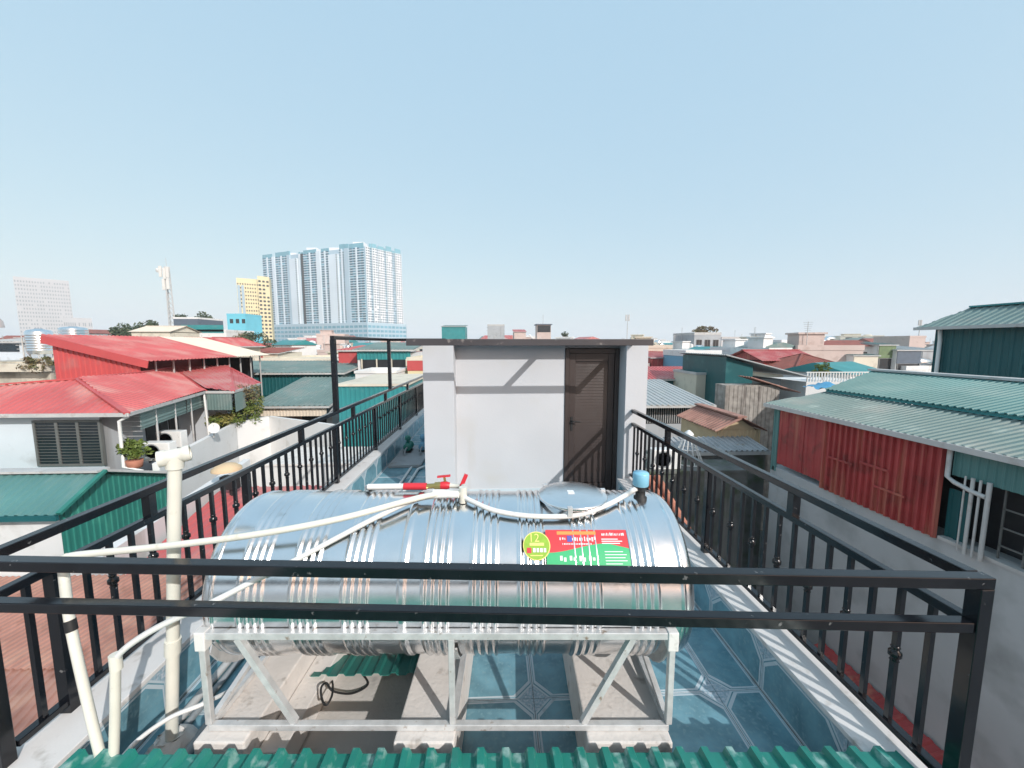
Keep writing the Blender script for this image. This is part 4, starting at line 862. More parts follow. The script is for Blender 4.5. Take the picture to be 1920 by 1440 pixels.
MB().corr([r2, r3, r3 + Vector((-5, 3, -.7)), r2 + Vector((-5, 3, -.7))], (-1, .5, -.1), .2, .025, .0).build('back_roof', 'red_roof', rh)
MB().corr([r3, r4, r4 + Vector((-5, 3, -.7)), r3 + Vector((-5, 3, -.7))], (-1, .5, -.1), .2, .025, .0).build('back_roof', 'red_roof', rh)
for p, q in ((E1, ap1), (ap1, Vector((E0.x, ap1.y - 1.2, ZE + .40))), (ap1, r2), (r2, r3), (r3, r4), (r3, E2), (r4, E3), (r4, E4)): MB().bar(p + Z * .02, q + Z * .02, .14, .05).build('hip_cap', 'red_metal', rh)
for p, q in ((E0, E1), (E1, E2), (E2, E3), (E3, E4)): MB().bar(p - Z * .03, q - Z * .03, .06, .1).build('gutter', 'trim_grey', rh)
WX = E1.x - 1.05; WY = E1.y + .3
B(E0.x + 1, WX, WY, WY + .94, GZ, ZE - .04).build('wall', 'wall_bluewhite', rh)
wa = P(68, 792, y=WY); wb = P(195, 868, y=WY)
w = window(rh, wa.x, wb.x, wb.z, wa.z, WY, 13, mull=2)
MB().prism([(WX + .003, WY + .01), (E1.x - 1.0, WY + .9), (E2.x - .9, E2.y - .3), (E3.x - .9, E3.y + .9), (-15, 19.9), (-15, WY + .95), (WX + .003, WY + .95)], GZ, ZE - .16).build('side_wall', 'wall_grey', rh)
sdw = (Vector((E1.x - .98, WY + .9, 0)), Vector((E2.x - .88, E2.y - .3, 0)))
for q0_, q1_ in ((.22, .45), (.5, .68), (.72, .95)):
    a_, b_ = sdw[0].lerp(sdw[1], q0_), sdw[0].lerp(sdw[1], q1_); MB().bar(a_ + Z * -.95, b_ + Z * -.95, .03, 1.7).build('opening', 'dark_void', rh)
mb = MB()
for k in range(9): mb.bar((WX + .02, WY + .46, -1.2 + k * .15), (E1.x - .32, WY + .46, -1.2 + k * .15), .02, .015)
mb.build('shutter', 'trim_grey', rh)
# verandah side: awnings, balcony wall, pipes
SXf = lambda y: E1.x - .12 + (E2.x - E1.x) * (y - E1.y) / (E2.y - E1.y)
def side_pt(py_y, z): return Vector((SXf(py_y), py_y, z))
for (ya, yb) in ((11.75, 14.6), (14.7, 16.2)):
    MB().corr([side_pt(ya, ZE - .12), side_pt(yb, ZE - .12), side_pt(yb, ZE - .62), side_pt(ya, ZE - .62)], side_pt(yb, 0) - side_pt(ya, 0), .11, .015, .01).build('awning', 'teal_pale', rh)
MB().corr([E2 + Vector((.1, -.1, -.1)), E3 + Vector((0, -.1, -.1)), E3 + Vector((0, -.1, -.75)), E2 + Vector((.1, -.1, -.75))], (0, 0, 1), .12, .015, .01).build('awning', 'teal_pale', rh)
MB().corr([E3 + Vector((0.05, 0, -.1)), E4 + Vector((0, -.3, -.1)), E4 + Vector((0, -.3, -.85)), E3 + Vector((0.05, 0, -.85))], (0, 0, 1), .12, .015, .01).build('awning', 'teal_pale', rh)
bw = MB()
b0_, b1_, b2_, b3_ = P(292, 872, z=-1.25), P(440, 795, z=-1.25), P(505, 782, z=-1.25), P(640, 792, z=-1.9)
b3_ = P(640, 800, z=-1.25); vA, vB, vC, vD = [Vector((v.x, v.y, 0)) for v in (b0_, b1_, b2_, b3_)]
for p, q in ((vA, vB), (vB, vC), (vC, vD)): bw.bar(p + Z * (GZ / 2 - .6), q + Z * (GZ / 2 - .6), .16, 13 - 1.2)
bw.build('balcony_wall', 'wall_white', rh)
MB().prism([(vA.x, vA.y), (vB.x, vB.y), (vC.x - .3, vC.y + .1), (vB.x - 2, vB.y + .5), (-12, 11.4)], -2.2, -2.05).build('balcony_floor', 'concrete_grey', rh)
for y in (12.6, 13.8, 15.0): MB().tube([side_pt(y, ZE - .1), side_pt(y, -2.04)], .03, 8).build('post', 'trim_grey', rh)
MB().tube([E1 + Vector((-.1, .12, -.1)), E1 + Vector((-.32, .1, -.22)), E1 + Vector((-.34, .1, -1.55)), E1 + Vector((.22, .02, -1.62)), E1 + Vector((.25, .02, -4))], .045, 10).build('downpipe', 'pvc_white', rh)
MB().tube([E2 + Vector((.05, -.15, -.1)), E2 + Vector((.1, -.15, -1.9))], .04, 8).build('downpipe', 'pvc_white', rh)
B(WX - 4.6, WX + .6, WY - .5, WY - .44, -1.52, -1.48).build('planter_rail', 'trim_grey', rh)
B(WX - 4.6, WX + .6, WY - .52, WY, -1.62, -1.56).build('ledge', 'wall_white', rh)
for (px_, py_, Y, rad, n, mat, lab) in ((250, 843, 11.2, (.45, .3, .32), 1100, 'leaf_bright', 'bushy yellow-green pot plant on the ledge under the red roof'), (465, 766, 17.6, (.8, .8, .8), 2400, 'leaf_bright', 'tall yellow-green shrub at the end of the balcony'), (423, 790, 16.4, (1.0, .5, .36), 1800, 'leaf_bright', 'low mixed plants behind the satellite dish'), (465, 738, 17.4, (.65, .6, .5), 900, 'leaf_dry', 'dry brown climber hanging under the red wing roof')):
    c = P(px_, py_, y=Y); t = thing('shrub', lab, 'plant', (c.x, c.y, c.z - rad[2])); foliage(t, c, rad, n, .09, mat, px_, 'foliage', 24)
    MB().tube([(c.x, c.y, c.z - rad[2] - .1), (c.x + .03, c.y, c.z)], .025, 6).build('stem', 'bark', t)
    if px_ == 250: MB().lathe([(.12, -.02), (.17, -.0), (.2, .22), (.16, .22)], (c.x, c.y, c.z - rad[2] - .2), n=14).build('pot', 'clay', t)
t = thing('satellite_dish', 'round white satellite dish on the balcony wall of the red-roofed house', 'satellite dish', (-9.7, 14.3, -1.2)); c = P(401, 803, y=14.0)
nrm = Vector((.55, -.75, .35)).normalized(); a1 = nrm.cross(Z).normalized(); a2 = nrm.cross(a1); vs = []; fs = []
for j in range(7):
    for k in range(24): rr_ = .17 * j / 6; vs.append(c + (a1 * cos(2 * pi * k / 24) + a2 * sin(2 * pi * k / 24) * 1.1) * rr_ + nrm * (.05 * (j / 6) ** 2))
for j in range(6):
    for k in range(24): fs.append((j * 24 + k, j * 24 + (k + 1) % 24, j * 24 + 24 + (k + 1) % 24, j * 24 + 24 + k))
MB().add(vs, fs, 0, True).build('reflector', 'dish_white', t)
MB().tube([c - a2 * .15, c + nrm * .2, c + nrm * .22], .008, 6).build('feed_arm', 'trim_grey', t); MB().tube([c - nrm * .02, c - nrm * .15 - Z * .1, Vector((c.x - .1, c.y + .1, -1.24))], .02, 8).build('mount', 'trim_grey', t)
ac_unit('dark-fanned air conditioner on the balcony floor beside the downpipe', (E1.x + .05, E1.y + .7, -1.35)); ac_unit('air conditioner between the balcony posts', (SXf(13.2), 13.2, -1.35))
# red shed behind the red hip roof
rd_ = thing('red_shed', 'red ribbed sheet shed with a sloping red roof and a cream roof strip', 'shed', (-15.5, 19, GZ))
Y1 = 16.2; xa0 = P(97, 640, y=Y1).x; xa1 = P(262, 680, y=Y1).x; zl = P(97, 637, y=Y1).z; zrr = P(262, 678, y=Y1).z
MB().corr([(xa0, Y1, -1.5), (xa1, Y1, -1.5), (xa1, Y1, zrr), (xa0, Y1, zl)], (0, 0, 1), .2, .03, .01).build('front_wall', 'red_metal', rd_)
B(xa0 + .02, xa1 - .3, Y1 + .05, 24, GZ, -1.4).build('wall', 'wall_grey', rd_)
B(xa0 + .02, xa0 + .1, Y1 + .05, 24, -1.39, zl - .1).build('side_wall', 'red_metal', rd_); B(xa0 + .12, xa1 - .32, 23.8, 24, -1.39, zrr - .1).build('back_wall', 'dark_void', rd_)
sx = (zrr - zl) / (xa1 - xa0); up = .16
for ya, yb, mat in ((Y1 - .2, 21.4, 'red_roof'), (21.41, 24.4, 'cream_strip')):
    MB().corr([(xa0 - .15, ya, zl + up - .15 * sx), (xa1 + .5, ya, zrr + up + .5 * sx), (xa1 + .5, yb, zrr + up + .5 * sx), (xa0 - .15, yb, zl + up - .15 * sx)], (1, 0, sx), .2, .03, .02).build('roof', mat, rd_)
MB().bar((xa0 - .15, Y1 - .22, zl + .02), (xa1 + .5, Y1 - .22, zrr + .5 * sx + .02), .04, .3).build('fascia', 'red_metal', rd_)
for k in range(9): y = Y1 + .6 + k * .9; MB().bar((xa1 + .1, y, -1.5), (xa1 + .1, y, zrr + .05), .05, .05, up=(0, 1, 0)).build('post', 'trim_grey', rd_)
# old crumbling building on the left edge
t, a, b, c, d, z = body('crumbling grey-beige old house with dark openings beside the red shed', -60, 92, 678, 21, 6, 'wall_old')
B(a - .2, b + .1, c - .5, c - .01, z - .5, z - .1).build('ledge', 'wall_cream', t)
for k, (p0, p1) in enumerate(((8, 44), (56, 66), (76, 88))): x0_, x1_ = P(p0, 720, y=21).x, P(p1, 720, y=21).x; B(x0_, x1_, c - .015, c - .003, z - 2.6, z - 1.2).build('opening', ('wall_white', 'dark_void', 'dark_void')[k], t)
pp = thing('shrub', 'dry scrubby plants growing on the ledge of the crumbling house', 'plant', (P(75, 690, y=20.6).x, 20.6, z - .1)); foliage(pp, P(72, 682, y=20.6), (1.0, .4, .5), 700, .13, 'leaf_dry', 21, 'foliage')
MB().tube([P(75, 696, y=20.6), P(73, 680, y=20.6)], .02, 6).build('stem', 'bark', pp)
def steel_tank(label, px, pyb, pyt, Y, wpx):
    b = P(px, pyb, y=Y); hh_ = P(px, pyt, y=Y).z - b.z; R = wpx / 720 * Y * .5
    t = thing('steel_tank', label, 'water tank', b); pr_ = [(R * .9, 0), (R, hh_ * .08)]
    for k in range(7): z_ = hh_ * (.12 + .1 * k); pr_ += [(R, z_), (R * 1.03, z_ + hh_ * .02), (R * 1.03, z_ + hh_ * .04), (R, z_ + hh_ * .06)]
    pr_ += [(R, hh_ * .86), (R * .85, hh_ * .93), (R * .3, hh_ * .98), (R * .3, hh_), (0, hh_)]
    MB().lathe(pr_, b, n=24).build('body', 'stainless', t)
    for k in range(4): a_ = k * pi / 2 + .6; MB().bar((b.x + R * .8 * cos(a_), b.y + R * .8 * sin(a_), b.z - 3), (b.x + R * .8 * cos(a_), b.y + R * .8 * sin(a_), b.z), .06, .06, up=(0, 1, 0)).build('leg', 'galvanised', t)
steel_tank('upright ribbed steel water tank on the roof of the crumbling house', 78, 664, 616, 24, 34)
steel_tank('upright steel water tank half hidden behind the red shed roof', 140, 640, 612, 32, 36)
t, a, b, c, d, z = body('house with pale ribbed roof and dark window band at the left of the steel tank', -30, 40, 640, 30, 6, 'wall_bluewhite'); mono(t, a, b, c, d, z, z + .6, 'grey_metal')
B(a + .2, b - .2, c - .05, c - .004, z - .75, z - .2).build('window', 'glass_dark', t)
# green gable roof, lower left
gg = thing('green_roof_house', 'lower house with a green ribbed gable roof below the red-roofed house', 'house', (-9.5, 8, GZ))
rA = P(195, 884, y=9.3); rB = Vector((-15.5, 9.3, rA.z)); eA = P(107, 966, x=rA.x); eB = Vector((-15.5, eA.y, eA.z))
MB().corr([eB, eA, rA, rB], (0, 9.3 - eA.y, rA.z - eA.z), .2, .03, .02).build('front_roof', 'teal_bright', gg)
MB().corr([rB, rA, rA + Vector((0, 2.0, -.75)), rB + Vector((0, 2.0, -.75))], (0, 2.0, -.75), .2, .03, .02).build('back_roof', 'green_metal', gg)
g2 = Vector((rA.x, 9.3, rA.z))
MB().corr([(rA.x - .12, eA.y + .15, eA.z - 1.2), (rA.x - .12, 11.1, eA.z - 1.2), (rA.x - .12, 11.1, rA.z - .7), (rA.x - .12, 9.3, rA.z - .05), (rA.x - .12, eA.y + .15, eA.z + .06)], (0, 0, 1), .14, .02, .01).build('gable_wall', 'green_metal', gg)
MB().bar(eA + Z * .03 + Vector((.03, 0, 0)), rA + Z * .03 + Vector((.03, 0, 0)), .1, .06).build('verge', 'green_metal', gg); MB().bar(rA + Z * .03 + Vector((.03, 0, 0)), rA + Vector((.03, 2.0, -.72)), .1, .06).build('verge', 'trim_grey', gg); MB().bar(rB + Z * .04, rA + Z * .04, .3, .05).build('ridge_cap', 'trim_grey', gg)
MB().bar(eB - Z * .06, eA - Z * .06, .06, .12).build('gutter', 'teal_wall', gg)
B(-15.4, rA.x - .14, eA.y + .2, 11.1, GZ, eA.z - .1).build('wall', 'wall_white', gg)
# yard wall, red and rusty roofs below the left railing
yw = thing('yard_wall', 'white rendered party wall in the gap left of the terrace', 'wall', (-6.6, 9, GZ))
MB().prism([(-7.0, 6.3), (-6.8, 6.3), (-7.9, 12.4), (-8.1, 12.4)], GZ, -1.55).build('wall', 'wall_white', yw)
MB().prism([(-14, 6.1), (-6.8, 6.1), (-6.8, 6.29), (-14, 6.29)], GZ, -1.35).build('wall', 'wall_white', yw)
pt_ = thing('party_wall', 'broad cream side wall of the neighbouring house seen through the long balustrade', 'wall', (-5, 14, GZ))
B(-7.9, -3.6, 12.6, 14.6, GZ, -1.85).build('wall', 'wall_white', pt_); B(-7.95, -3.55, 12.55, 14.65, -1.849, -1.78).build('coping', 'concrete_pale', pt_)
rl = thing('red_low_roof', 'low red ribbed roof behind the left end of the steel tank', 'roof', (-5, 9, GZ))
MB().corr([(-6.75, 6.8, -2.1), (-2.4, 6.8, -2.1), (-2.4, 10.6, -1.8), (-7.5, 10.6, -1.8)], (0, 1, .08), .2, .03, .02).build('sheet', 'red_roof', rl); B(-6.7, -2.5, 7.0, 10.5, GZ, -2.15).build('wall', 'wall_grey', rl)
rl = thing('rusty_low_roof', 'rusty red-brown corrugated roof in the gap below the left railing', 'roof', (-5, 4, GZ))
MB().corr([(-8.2, 4.55, -1.72), (-2.45, 4.35, -1.72), (-2.45, 5.95, -1.50), (-8.2, 6.05, -1.50)], (.35, 1, .14), .09, .018, .01).build('upper_sheet', 'rust_metal', rl)
MB().corr([(-8.2, 1.0, -2.15), (-2.45, 1.0, -2.15), (-2.45, 4.5, -1.74), (-8.2, 4.7, -1.74)], (-.25, 1, .12), .1, .02, .01).build('lower_sheet', 'rust_metal', rl)
B(-8.1, -2.5, 1.2, 5.9, GZ, -2.2).build('wall', 'wall_grey', rl)
MB().tube([(-4.2, 2.7, -1.93), (-5.4, 3.3, -1.82), (-7.5, 3.6, -1.8)], .03, 8).build('roof_pipe', 'pvc_grey', rl)
lm_ = thing('wall_lamp', 'yellowish dome lamp shade with a black box below the long balustrade', 'lamp', P(425, 905, y=10.0)); c = P(425, 880, y=10.0)
MB().lathe([(.34, -.02), (.33, .04), (.22, .12), (.1, .16), (0, .165)], c, n=24).build('shade', 'tan_panel', lm_)
c2 = P(428, 905, y=10.0); B(c2.x - .22, c2.x + .18, c2.y, c2.y + .2, c2.z - .2, c2.z + .14).build('box', 'rubber_black', lm_)
MB().tube([c2 + Vector((0, .1, -.2)), Vector((c2.x, c2.y + .1, -1.84))], .05, 8).build('stand', 'rubber_black', lm_)
# left middle ground
t, a, b, c, d, z = body('long teal sheet shed behind the red wing roof', 384, 640, 700, 25, 5, 'teal_wall', cat='shed'); mono(t, a, b, c, d, z + .06, z + .55, 'teal_pale', ov=.3)
MB().corr([(a, c - .03, z - 1.4), (b, c - .03, z - 1.4), (b, c - .03, z), (a, c - .03, z)], (0, 0, 1), .22, .025, .005).build('front_sheet', 'teal_wall', t)
t, a, b, c, d, z = body('low house with pale green canopy and striped valance below the teal shed', 492, 622, 760, 20, 4.5, 'wall_grey'); mono(t, a, b, c - .6, d, z + .1, z + 1.05, 'teal_pale', ov=.2)
MB().corr([(a, c - .62, z - .45), (b, c - .62, z - .45), (b, c - .62, z), (a, c - .62, z)], (0, 0, 1), .16, .02, .005).build('valance', 'cream_strip', t)
B(a + .3, b - .3, c - .02, c - .004, z - 1.6, z - .5).build('opening', 'dark_void', t); MB().corr([(a + .8, c - .06, z - 1.1), (b - 1.5, c - .06, z - 1.1), (b - 1.5, c - .06, z - .55), (a + .8, c - .06, z - .55)], (0, 0, 1), .2, .02, .005).build('shutter', 'rust_metal', t)
t, a, b, c, d, z = body('small house with twin red hip roofs and white wall behind the red shed', 300, 408, 650, 40, 7, 'wall_cream'); hip(t, a, (a + b) / 2, c, d, z, z + .95, 'red_roof', caps='red_metal'); hip(t, (a + b) / 2 + .3, b, c, d, z, z + .95, 'red_roof', caps='red_metal')
for k in range(4): B(a + .5 + k * 1.4, a + 1.3 + k * 1.4, c - .02, c - .004, z - 1.4, z - .3).build('opening', 'dark_void', t)
t, a, b, c, d, z = body('little red-fronted hut beside the cream flat roof', 414, 452, 668, 44, 5, 'red_metal', cat='hut'); mono(t, a, b, c, d, z, z + .4, 'brown_roof')
t, a, b, c, d, z = body('brown-roofed house behind the little red-fronted hut', 452, 520, 662, 48, 6, 'wall_cream'); mono(t, a, b, c, d, z, z + .6, 'brown_roof')
t, a, b, c, d, z = body('wide cream flat-roofed house behind the teal sheet shed', 480, 628, 676, 36, 10, 'wall_cream'); flat(t, a, b, c, d, z, 'wall_cream', .2)
t, a, b, c, d, z = body('red sheet stair tower framed by the black posts', 634, 668, 656, 29, 5, 'red_metal', cat='tower'); mono(t, a, b, c, d, z, z + .3, 'red_roof', ov=.15)
t, a, b, c, d, z = body('open rooftop with a teal canopy framed by the black posts', 670, 770, 662, 27, 5, 'wall_white', base=-13); mono(t, a, b, c, d, z + .25, z + .75, 'teal_pale'); MB().corr([(a, c - .05, z - .45), (b, c - .05, z - .45), (b, c - .05, z + .2), (a, c - .05, z + .2)], (0, 0, 1), .25, .03, .01).build('valance', 'teal_metal', t)
B(a + .2, b - .2, c - .03, c - .004, z - 1.35, z - .3).build('opening', 'dark_void', t)
for k in range(4): MB().bar((a + .3 + k * (b - a - .6) / 3, c - .05, z - 1.4), (a + .3 + k * (b - a - .6) / 3, c - .05, z - .4), .08, .08, up=(0, 1, 0)).build('post', 'wall_cream', t)
t, a, b, c, d, z = body('house with a red panel and yellow band beside the rooftop room', 764, 800, 676, 24, 4, 'wall_yellow'); B(a - .02, b, c - .04, c - .003, z - .62, z).build('panel', 'red_metal', t); flat(t, a, b, c, d, z, 'wall_cream', .2)
t, a, b, c, d, z = body('green sheet fence house with a beige flat roof behind the long balustrade', 634, 760, 724, 16.5, 4, 'teal_metal'); MB().corr([(a, c - .03, z - 2), (b, c - .03, z - 2), (b, c - .03, z), (a, c - .03, z)], (0, 0, 1), .2, .025, .005).build('front_sheet', 'teal_metal', t); B(a - .1, b + .1, c - .1, d + 1.5, z + .002, z + .1).build('roof', 'wall_cream', t)
t, a, b, c, d, z = body('white low house with an air vent below the teal canopy', 666, 742, 700, 22, 3, 'wall_white'); flat(t, a, b, c, d, z, 'wall_white', .15)
t, a, b, c, d, z = body('beige gabled hut beside the telecom mast', 246, 318, 622, 62, 6, 'wall_cream', cat='hut'); gable(t, a, b, c, d, z, z + 1.0, 'cream_strip', 'x')
t, a, b, c, d, z = body('white house with a teal sheet front behind the telecom mast', 330, 424, 622, 72, 8, 'wall_white'); B(a + 1, b - .4, c - .05, c - .004, z - .2, z + 1.2).build('panel', 'teal_metal', t); flat(t, a, b, c, d, z, 'wall_white', .4)
t, a, b, c, d, z = body('house with a dark slate top storey right of the telecom mast', 325, 371, 598, 90, 8, 'slate_panel'); flat(t, a, b, c, d, z, 'wall_white', .4)
t, a, b, c, d, z = body('bright cyan house below the yellow tower', 425, 460, 591, 150, 10, 'wall_cyan'); flat(t, a, b, c, d, z, 'wall_cyan', .6)
for k in range(3): B(a + 1 + k * 2.2, a + 2.2 + k * 2.2, c - .05, c - .004, z - 3, z - 1.4).build('window', 'glass_dark', t)
t, a, b, c, d, z = body('teal-topped house on the skyline left of the rooftop room roof', 828, 872, 612, 120, 9, 'teal_metal'); mono(t, a, b, c, d, z, z + .8, 'teal_pale')
t, a, b, c, d, z = body('pale grey house on the skyline above the rooftop room', 914, 946, 611, 130, 9, 'wall_grey'); flat(t, a, b, c, d, z)
t, a, b, c, d, z = body('red-topped house on the skyline above the rooftop room', 964, 986, 622, 125, 8, 'wall_pink'); mono(t, a, b, c, d, z, z + 1, 'red_roof')
t, a, b, c, d, z = body('glazed dark stair tower with antenna on the skyline above the rooftop room', 1007, 1033, 609, 95, 4, 'wall_pink', cat='tower'); B(a + .1, b - .1, c - .05, c - .004, z - 1.8, z - .2).build('window', 'glass_dark', t); MB().box(a - .3, b + .3, c - .3, d + .3, z + .002, z + .2).build('roof', 'slate_panel', t); MB().tube([((a + b) / 2, c + 2, z + .2), ((a + b) / 2, c + 2, z + 2.6)], .05, 6).build('antenna', 'trim_grey', t)
# poles and masts
def pole(label, px, pyt, Y, r=.1, head=True):
    tp = P(px, pyt, y=Y); t = thing('mast', label, 'mast', (tp.x, Y, GZ)); MB().tube([(tp.x, Y, GZ), (tp.x, Y, tp.z)], [r, r * .7], 8).build('pole', 'trim_grey', t)
    if head:
        for dx in (-.35, .3): B(tp.x + dx - .12, tp.x + dx + .12, Y - .1, Y + .1, tp.z - 1.4, tp.z).build('antenna_panel', 'trim_grey', t)
        MB().bar((tp.x - .4, Y, tp.z - .7), (tp.x + .4, Y, tp.z - .7), .06, .06).build('bracket', 'trim_grey', t)
pole('slim grey antenna mast on the skyline over the rooftop room door', 1177, 590, 85); pole('thin bare pole on the skyline right of the rooftop room', 1279, 614, 80, .07, False); pole('grey antenna mast by the dark green sheet building', 1726, 600, 95, .12)
tm = thing('telecom_mast', 'lattice telecom mast with white panel antennas on the left skyline', 'mast', (P(312, 620, y=110).x, 110, GZ)); mx_ = P(312, 500, y=110); zb, zt_ = 0.0, mx_.z
for k in range(3):
    a = 2 * pi * k / 3 + .4; MB().tube([(mx_.x + .95 * cos(a), 110 + .95 * sin(a), GZ), (mx_.x + .55 * cos(a), 110 + .55 * sin(a), zt_)], .13, 6).build('leg', 'trim_grey', tm)
mm = MB(); z = -2.0; s = 0
while z < zt_ - 1:
    f_ = lambda zz: .95 - .4 * (zz - GZ) / (zt_ - GZ)
    for k in range(3):
        a = 2 * pi * k / 3 + .4; b_ = a + 2 * pi / 3; mm.bar((mx_.x + f_(z) * cos(a), 110 + f_(z) * sin(a), z), (mx_.x + f_(z + 1.3) * cos(b_), 110 + f_(z + 1.3) * sin(b_), z + 1.3), .09, .09)
    z += 1.3
mm.build('lattice', 'trim_grey', tm)
for k, (dx, dz) in enumerate(((-.9, 0), (.9, -.2), (0.1, -.5), (-.3, -3.4), (.8, -3.2))): B(mx_.x + dx - .32, mx_.x + dx + .32, 109 - .2, 109 + .2, zt_ + dz - 2.9, zt_ + dz).build('antenna_panel', 'dish_white', tm, bevel=.06)
MB().lathe([(0, 0), (.35, .08), (.6, .25)], (mx_.x - 1.9, 109.2, zt_ - 1.0), 'Y', 16).build('dish', 'dish_white', tm); MB().bar((mx_.x - 1.9, 109.6, zt_ - 1), (mx_.x, 109.8, zt_ - 1), .08, .08).build('bracket', 'trim_grey', tm); MB().tube([(mx_.x, 110, zt_ - .5), (mx_.x, 110, zt_ + 2.2)], .05, 6).build('lightning_rod', 'trim_grey', tm)
# trees
for (px, py, Y, h, rad, n, lf_, mat, sd_, lab) in ((264, 603, 105, 19, (5.8, 4, 3.8), 3400, .55, 'leaf_far', 1, 'wide dark green tree left of the telecom mast'), (232, 612, 100, 17, (4.2, 3, 2.8), 1900, .55, 'leaf_far', 2, 'low grey-green tree at the left edge of the wide tree'), (373, 590, 135, 22, (4.8, 4, 3.8), 2600, .6, 'leaf_far', 3, 'round dark tree right of the telecom mast'), (338, 590, 140, 20, (2.6, 2.5, 1.8), 900, .5, 'leaf_far', 6, 'small dark tree between the mast and the round tree'), (478, 628, 70, 12, (3.2, 3, 2.0), 1300, .4, 'leaf_far', 4, 'grey-green bush below the blue-white towers'), (445, 626, 75, 12, (2.5, 2.5, 1.8), 900, .4, 'leaf_dry', 5, 'dusty bush below the yellow tower'), (925, 610, 140, 18, (2.5, 2, 1.8), 700, .4, 'leaf_far', 8, 'small tree on the skyline above the rooftop room'), (1060, 622, 150, 16, (1.8, 2, 1.8), 500, .4, 'leaf_far', 9, 'lone tiny tree on the skyline beside the glazed stair tower')):
    c = P(px, py, y=Y); tree(lab, (c.x, Y, GZ), c.z - GZ + rad[2] * .3, rad, n, lf_, mat, sd_)

# ---- high-rise blocks
def wall_frame(p, q):
    p = Vector(p); q = Vector(q); d = (q - p); L_ = d.length; d.normalize(); nrm = Vector((d.y, -d.x, 0)); return p, d, nrm, L_
def grid_windows(parent, p, q, z0, z1, rows, cols, mat, ws=.55, hs=.5, off=.15, skip=0, seed=1, name='window_grid'):
    p, d, nrm, L_ = wall_frame(p, q); m = MB(); r = random.Random(seed); dz = (z1 - z0) / rows; dx = L_ / cols
    for i in range(cols):
        for j in range(rows):
            if r.random() < skip: continue
            c = p + d * (dx * (i + .5)); zz = z0 + dz * (j + .5); a = c - d * dx * ws / 2; b = c + d * dx * ws / 2
            m.quad(Vector((a.x, a.y, zz - dz * hs / 2)) + nrm * off, Vector((b.x, b.y, zz - dz * hs / 2)) + nrm * off, Vector((b.x, b.y, zz + dz * hs / 2)) + nrm * off, Vector((a.x, a.y, zz + dz * hs / 2)) + nrm * off)
    o = m.build(name, mat, parent); o['kind'] = 'stuff'; return o
tw = thing('tower_block', 'huge blue and white apartment towers rising over the city', 'tower', (-190, 470, GZ))
Ck = P(690, 605, y=430); kL = 1.135; kR = 1.09
dL = ray(500, 605); dR = ray(755, 605); Lk = CAM + dL * ((Ck - CAM).dot(_f) * kL); Rk = CAM + dR * ((Ck - CAM).dot(_f) * kR)
ZB = Ck.z; ZTOPT = P(690, 462, y=430).z; c2 = Vector((Ck.x, Ck.y, 0)); l2 = Vector((Lk.x, Lk.y, 0)); r2_ = Vector((Rk.x, Rk.y, 0)); bk2 = l2 + (r2_ - c2)
MB().prism([(l2.x, l2.y), (c2.x, c2.y), (r2_.x, r2_.y), (bk2.x, bk2.y)], GZ, ZTOPT).build('core', 'tower_grey', tw)
NF = 30; FH = (ZTOPT - ZB) / NF
def strip(face, s0, s1, proud, mat, ztop, name='pier', zb=None):
    p, d, nrm, L_ = face; a = p + d * L_ * s0; b = p + d * L_ * s1
    return MB().prism([(a.x + nrm.x * proud, a.y + nrm.y * proud), (b.x + nrm.x * proud, b.y + nrm.y * proud), (b.x - nrm.x * .2, b.y - nrm.y * .2), (a.x - nrm.x * .2, a.y - nrm.y * .2)], ZB if zb is None else zb, ztop).build(name, mat, tw)
FLc = wall_frame(l2, c2); FRc = wall_frame(c2, r2_)
cur = [(0, .11, 'tower_glass', .3), (.11, .14, 'tower_white_shaded', 1.6), (.14, .27, 'tower_glass', .3), (.27, .30, 'tower_grey', 1.8), (.30, .38, 'tower_white_shaded', 2.6), (.38, .40, 'tower_glass', .3), (.40, .43, 'dark_void', .2), (.43, .56, 'tower_glass', .4), (.56, .60, 'tower_white_shaded', 1.8), (.60, .68, 'tower_glass', .3), (.68, .77, 'tower_white_shaded', 2.4), (.77, .82, 'tower_glass', .2), (.82, .86, 'tower_grey', 1.6), (.86, .99, 'tower_glass', .4)]
cr = random.Random(12)
for s0, s1, mat, pr_ in cur:
    drop = (.30 <= s0 < .40 or .68 <= s0 < .77) * 5.0
    strip(FLc, s0 + .001, s1 - .001, pr_, mat, ZTOPT - .01 - drop)
    if mat in ('tower_glass', 'tower_grey', 'dark_void'):
        strip(FLc, s0 + .003, s1 - .003, pr_ - .6 if pr_ > 1 else pr_, 'tower_crown', ZTOPT + cr.uniform(1.5, 6), 'crown_panel', ZTOPT - 4.5 if False else ZTOPT + .01)
    a = FLc[0] + FLc[1] * FLc[3] * s0; b = FLc[0] + FLc[1] * FLc[3] * s1; n_ = max(1, round((s1 - s0) / .033))
    if mat == 'tower_glass':
        grid_windows(tw, a, b, ZB, ZTOPT, NF, n_, 'tower_pane', .7, .55, pr_ + .1, .12, int(s0 * 100))
        fb = MB();
        for j in range(NF): zz = ZB + FH * j; fb.hexa(*[[Vector((v.x, v.y, zz + hh2)) for v in (a + FLc[2] * (pr_ + .5), b + FLc[2] * (pr_ + .5), b + FLc[2] * (pr_ - .1), a + FLc[2] * (pr_ - .1))] for hh2 in (0, .7)])
        o = fb.build('floor_slabs', 'tower_white_shaded', tw); o['kind'] = 'stuff'
        strip(FLc, (s0 + s1) / 2 - .006, (s0 + s1) / 2 + .006, pr_ + .8, 'tower_white_shaded', ZTOPT - .02)
    elif mat == 'tower_white_shaded' and s1 - s0 > .06: grid_windows(tw, a + (b - a) * .72, b, ZB, ZTOPT - 5, NF, 1, 'glass_dark', .5, .4, pr_ + .1, 0, 3)
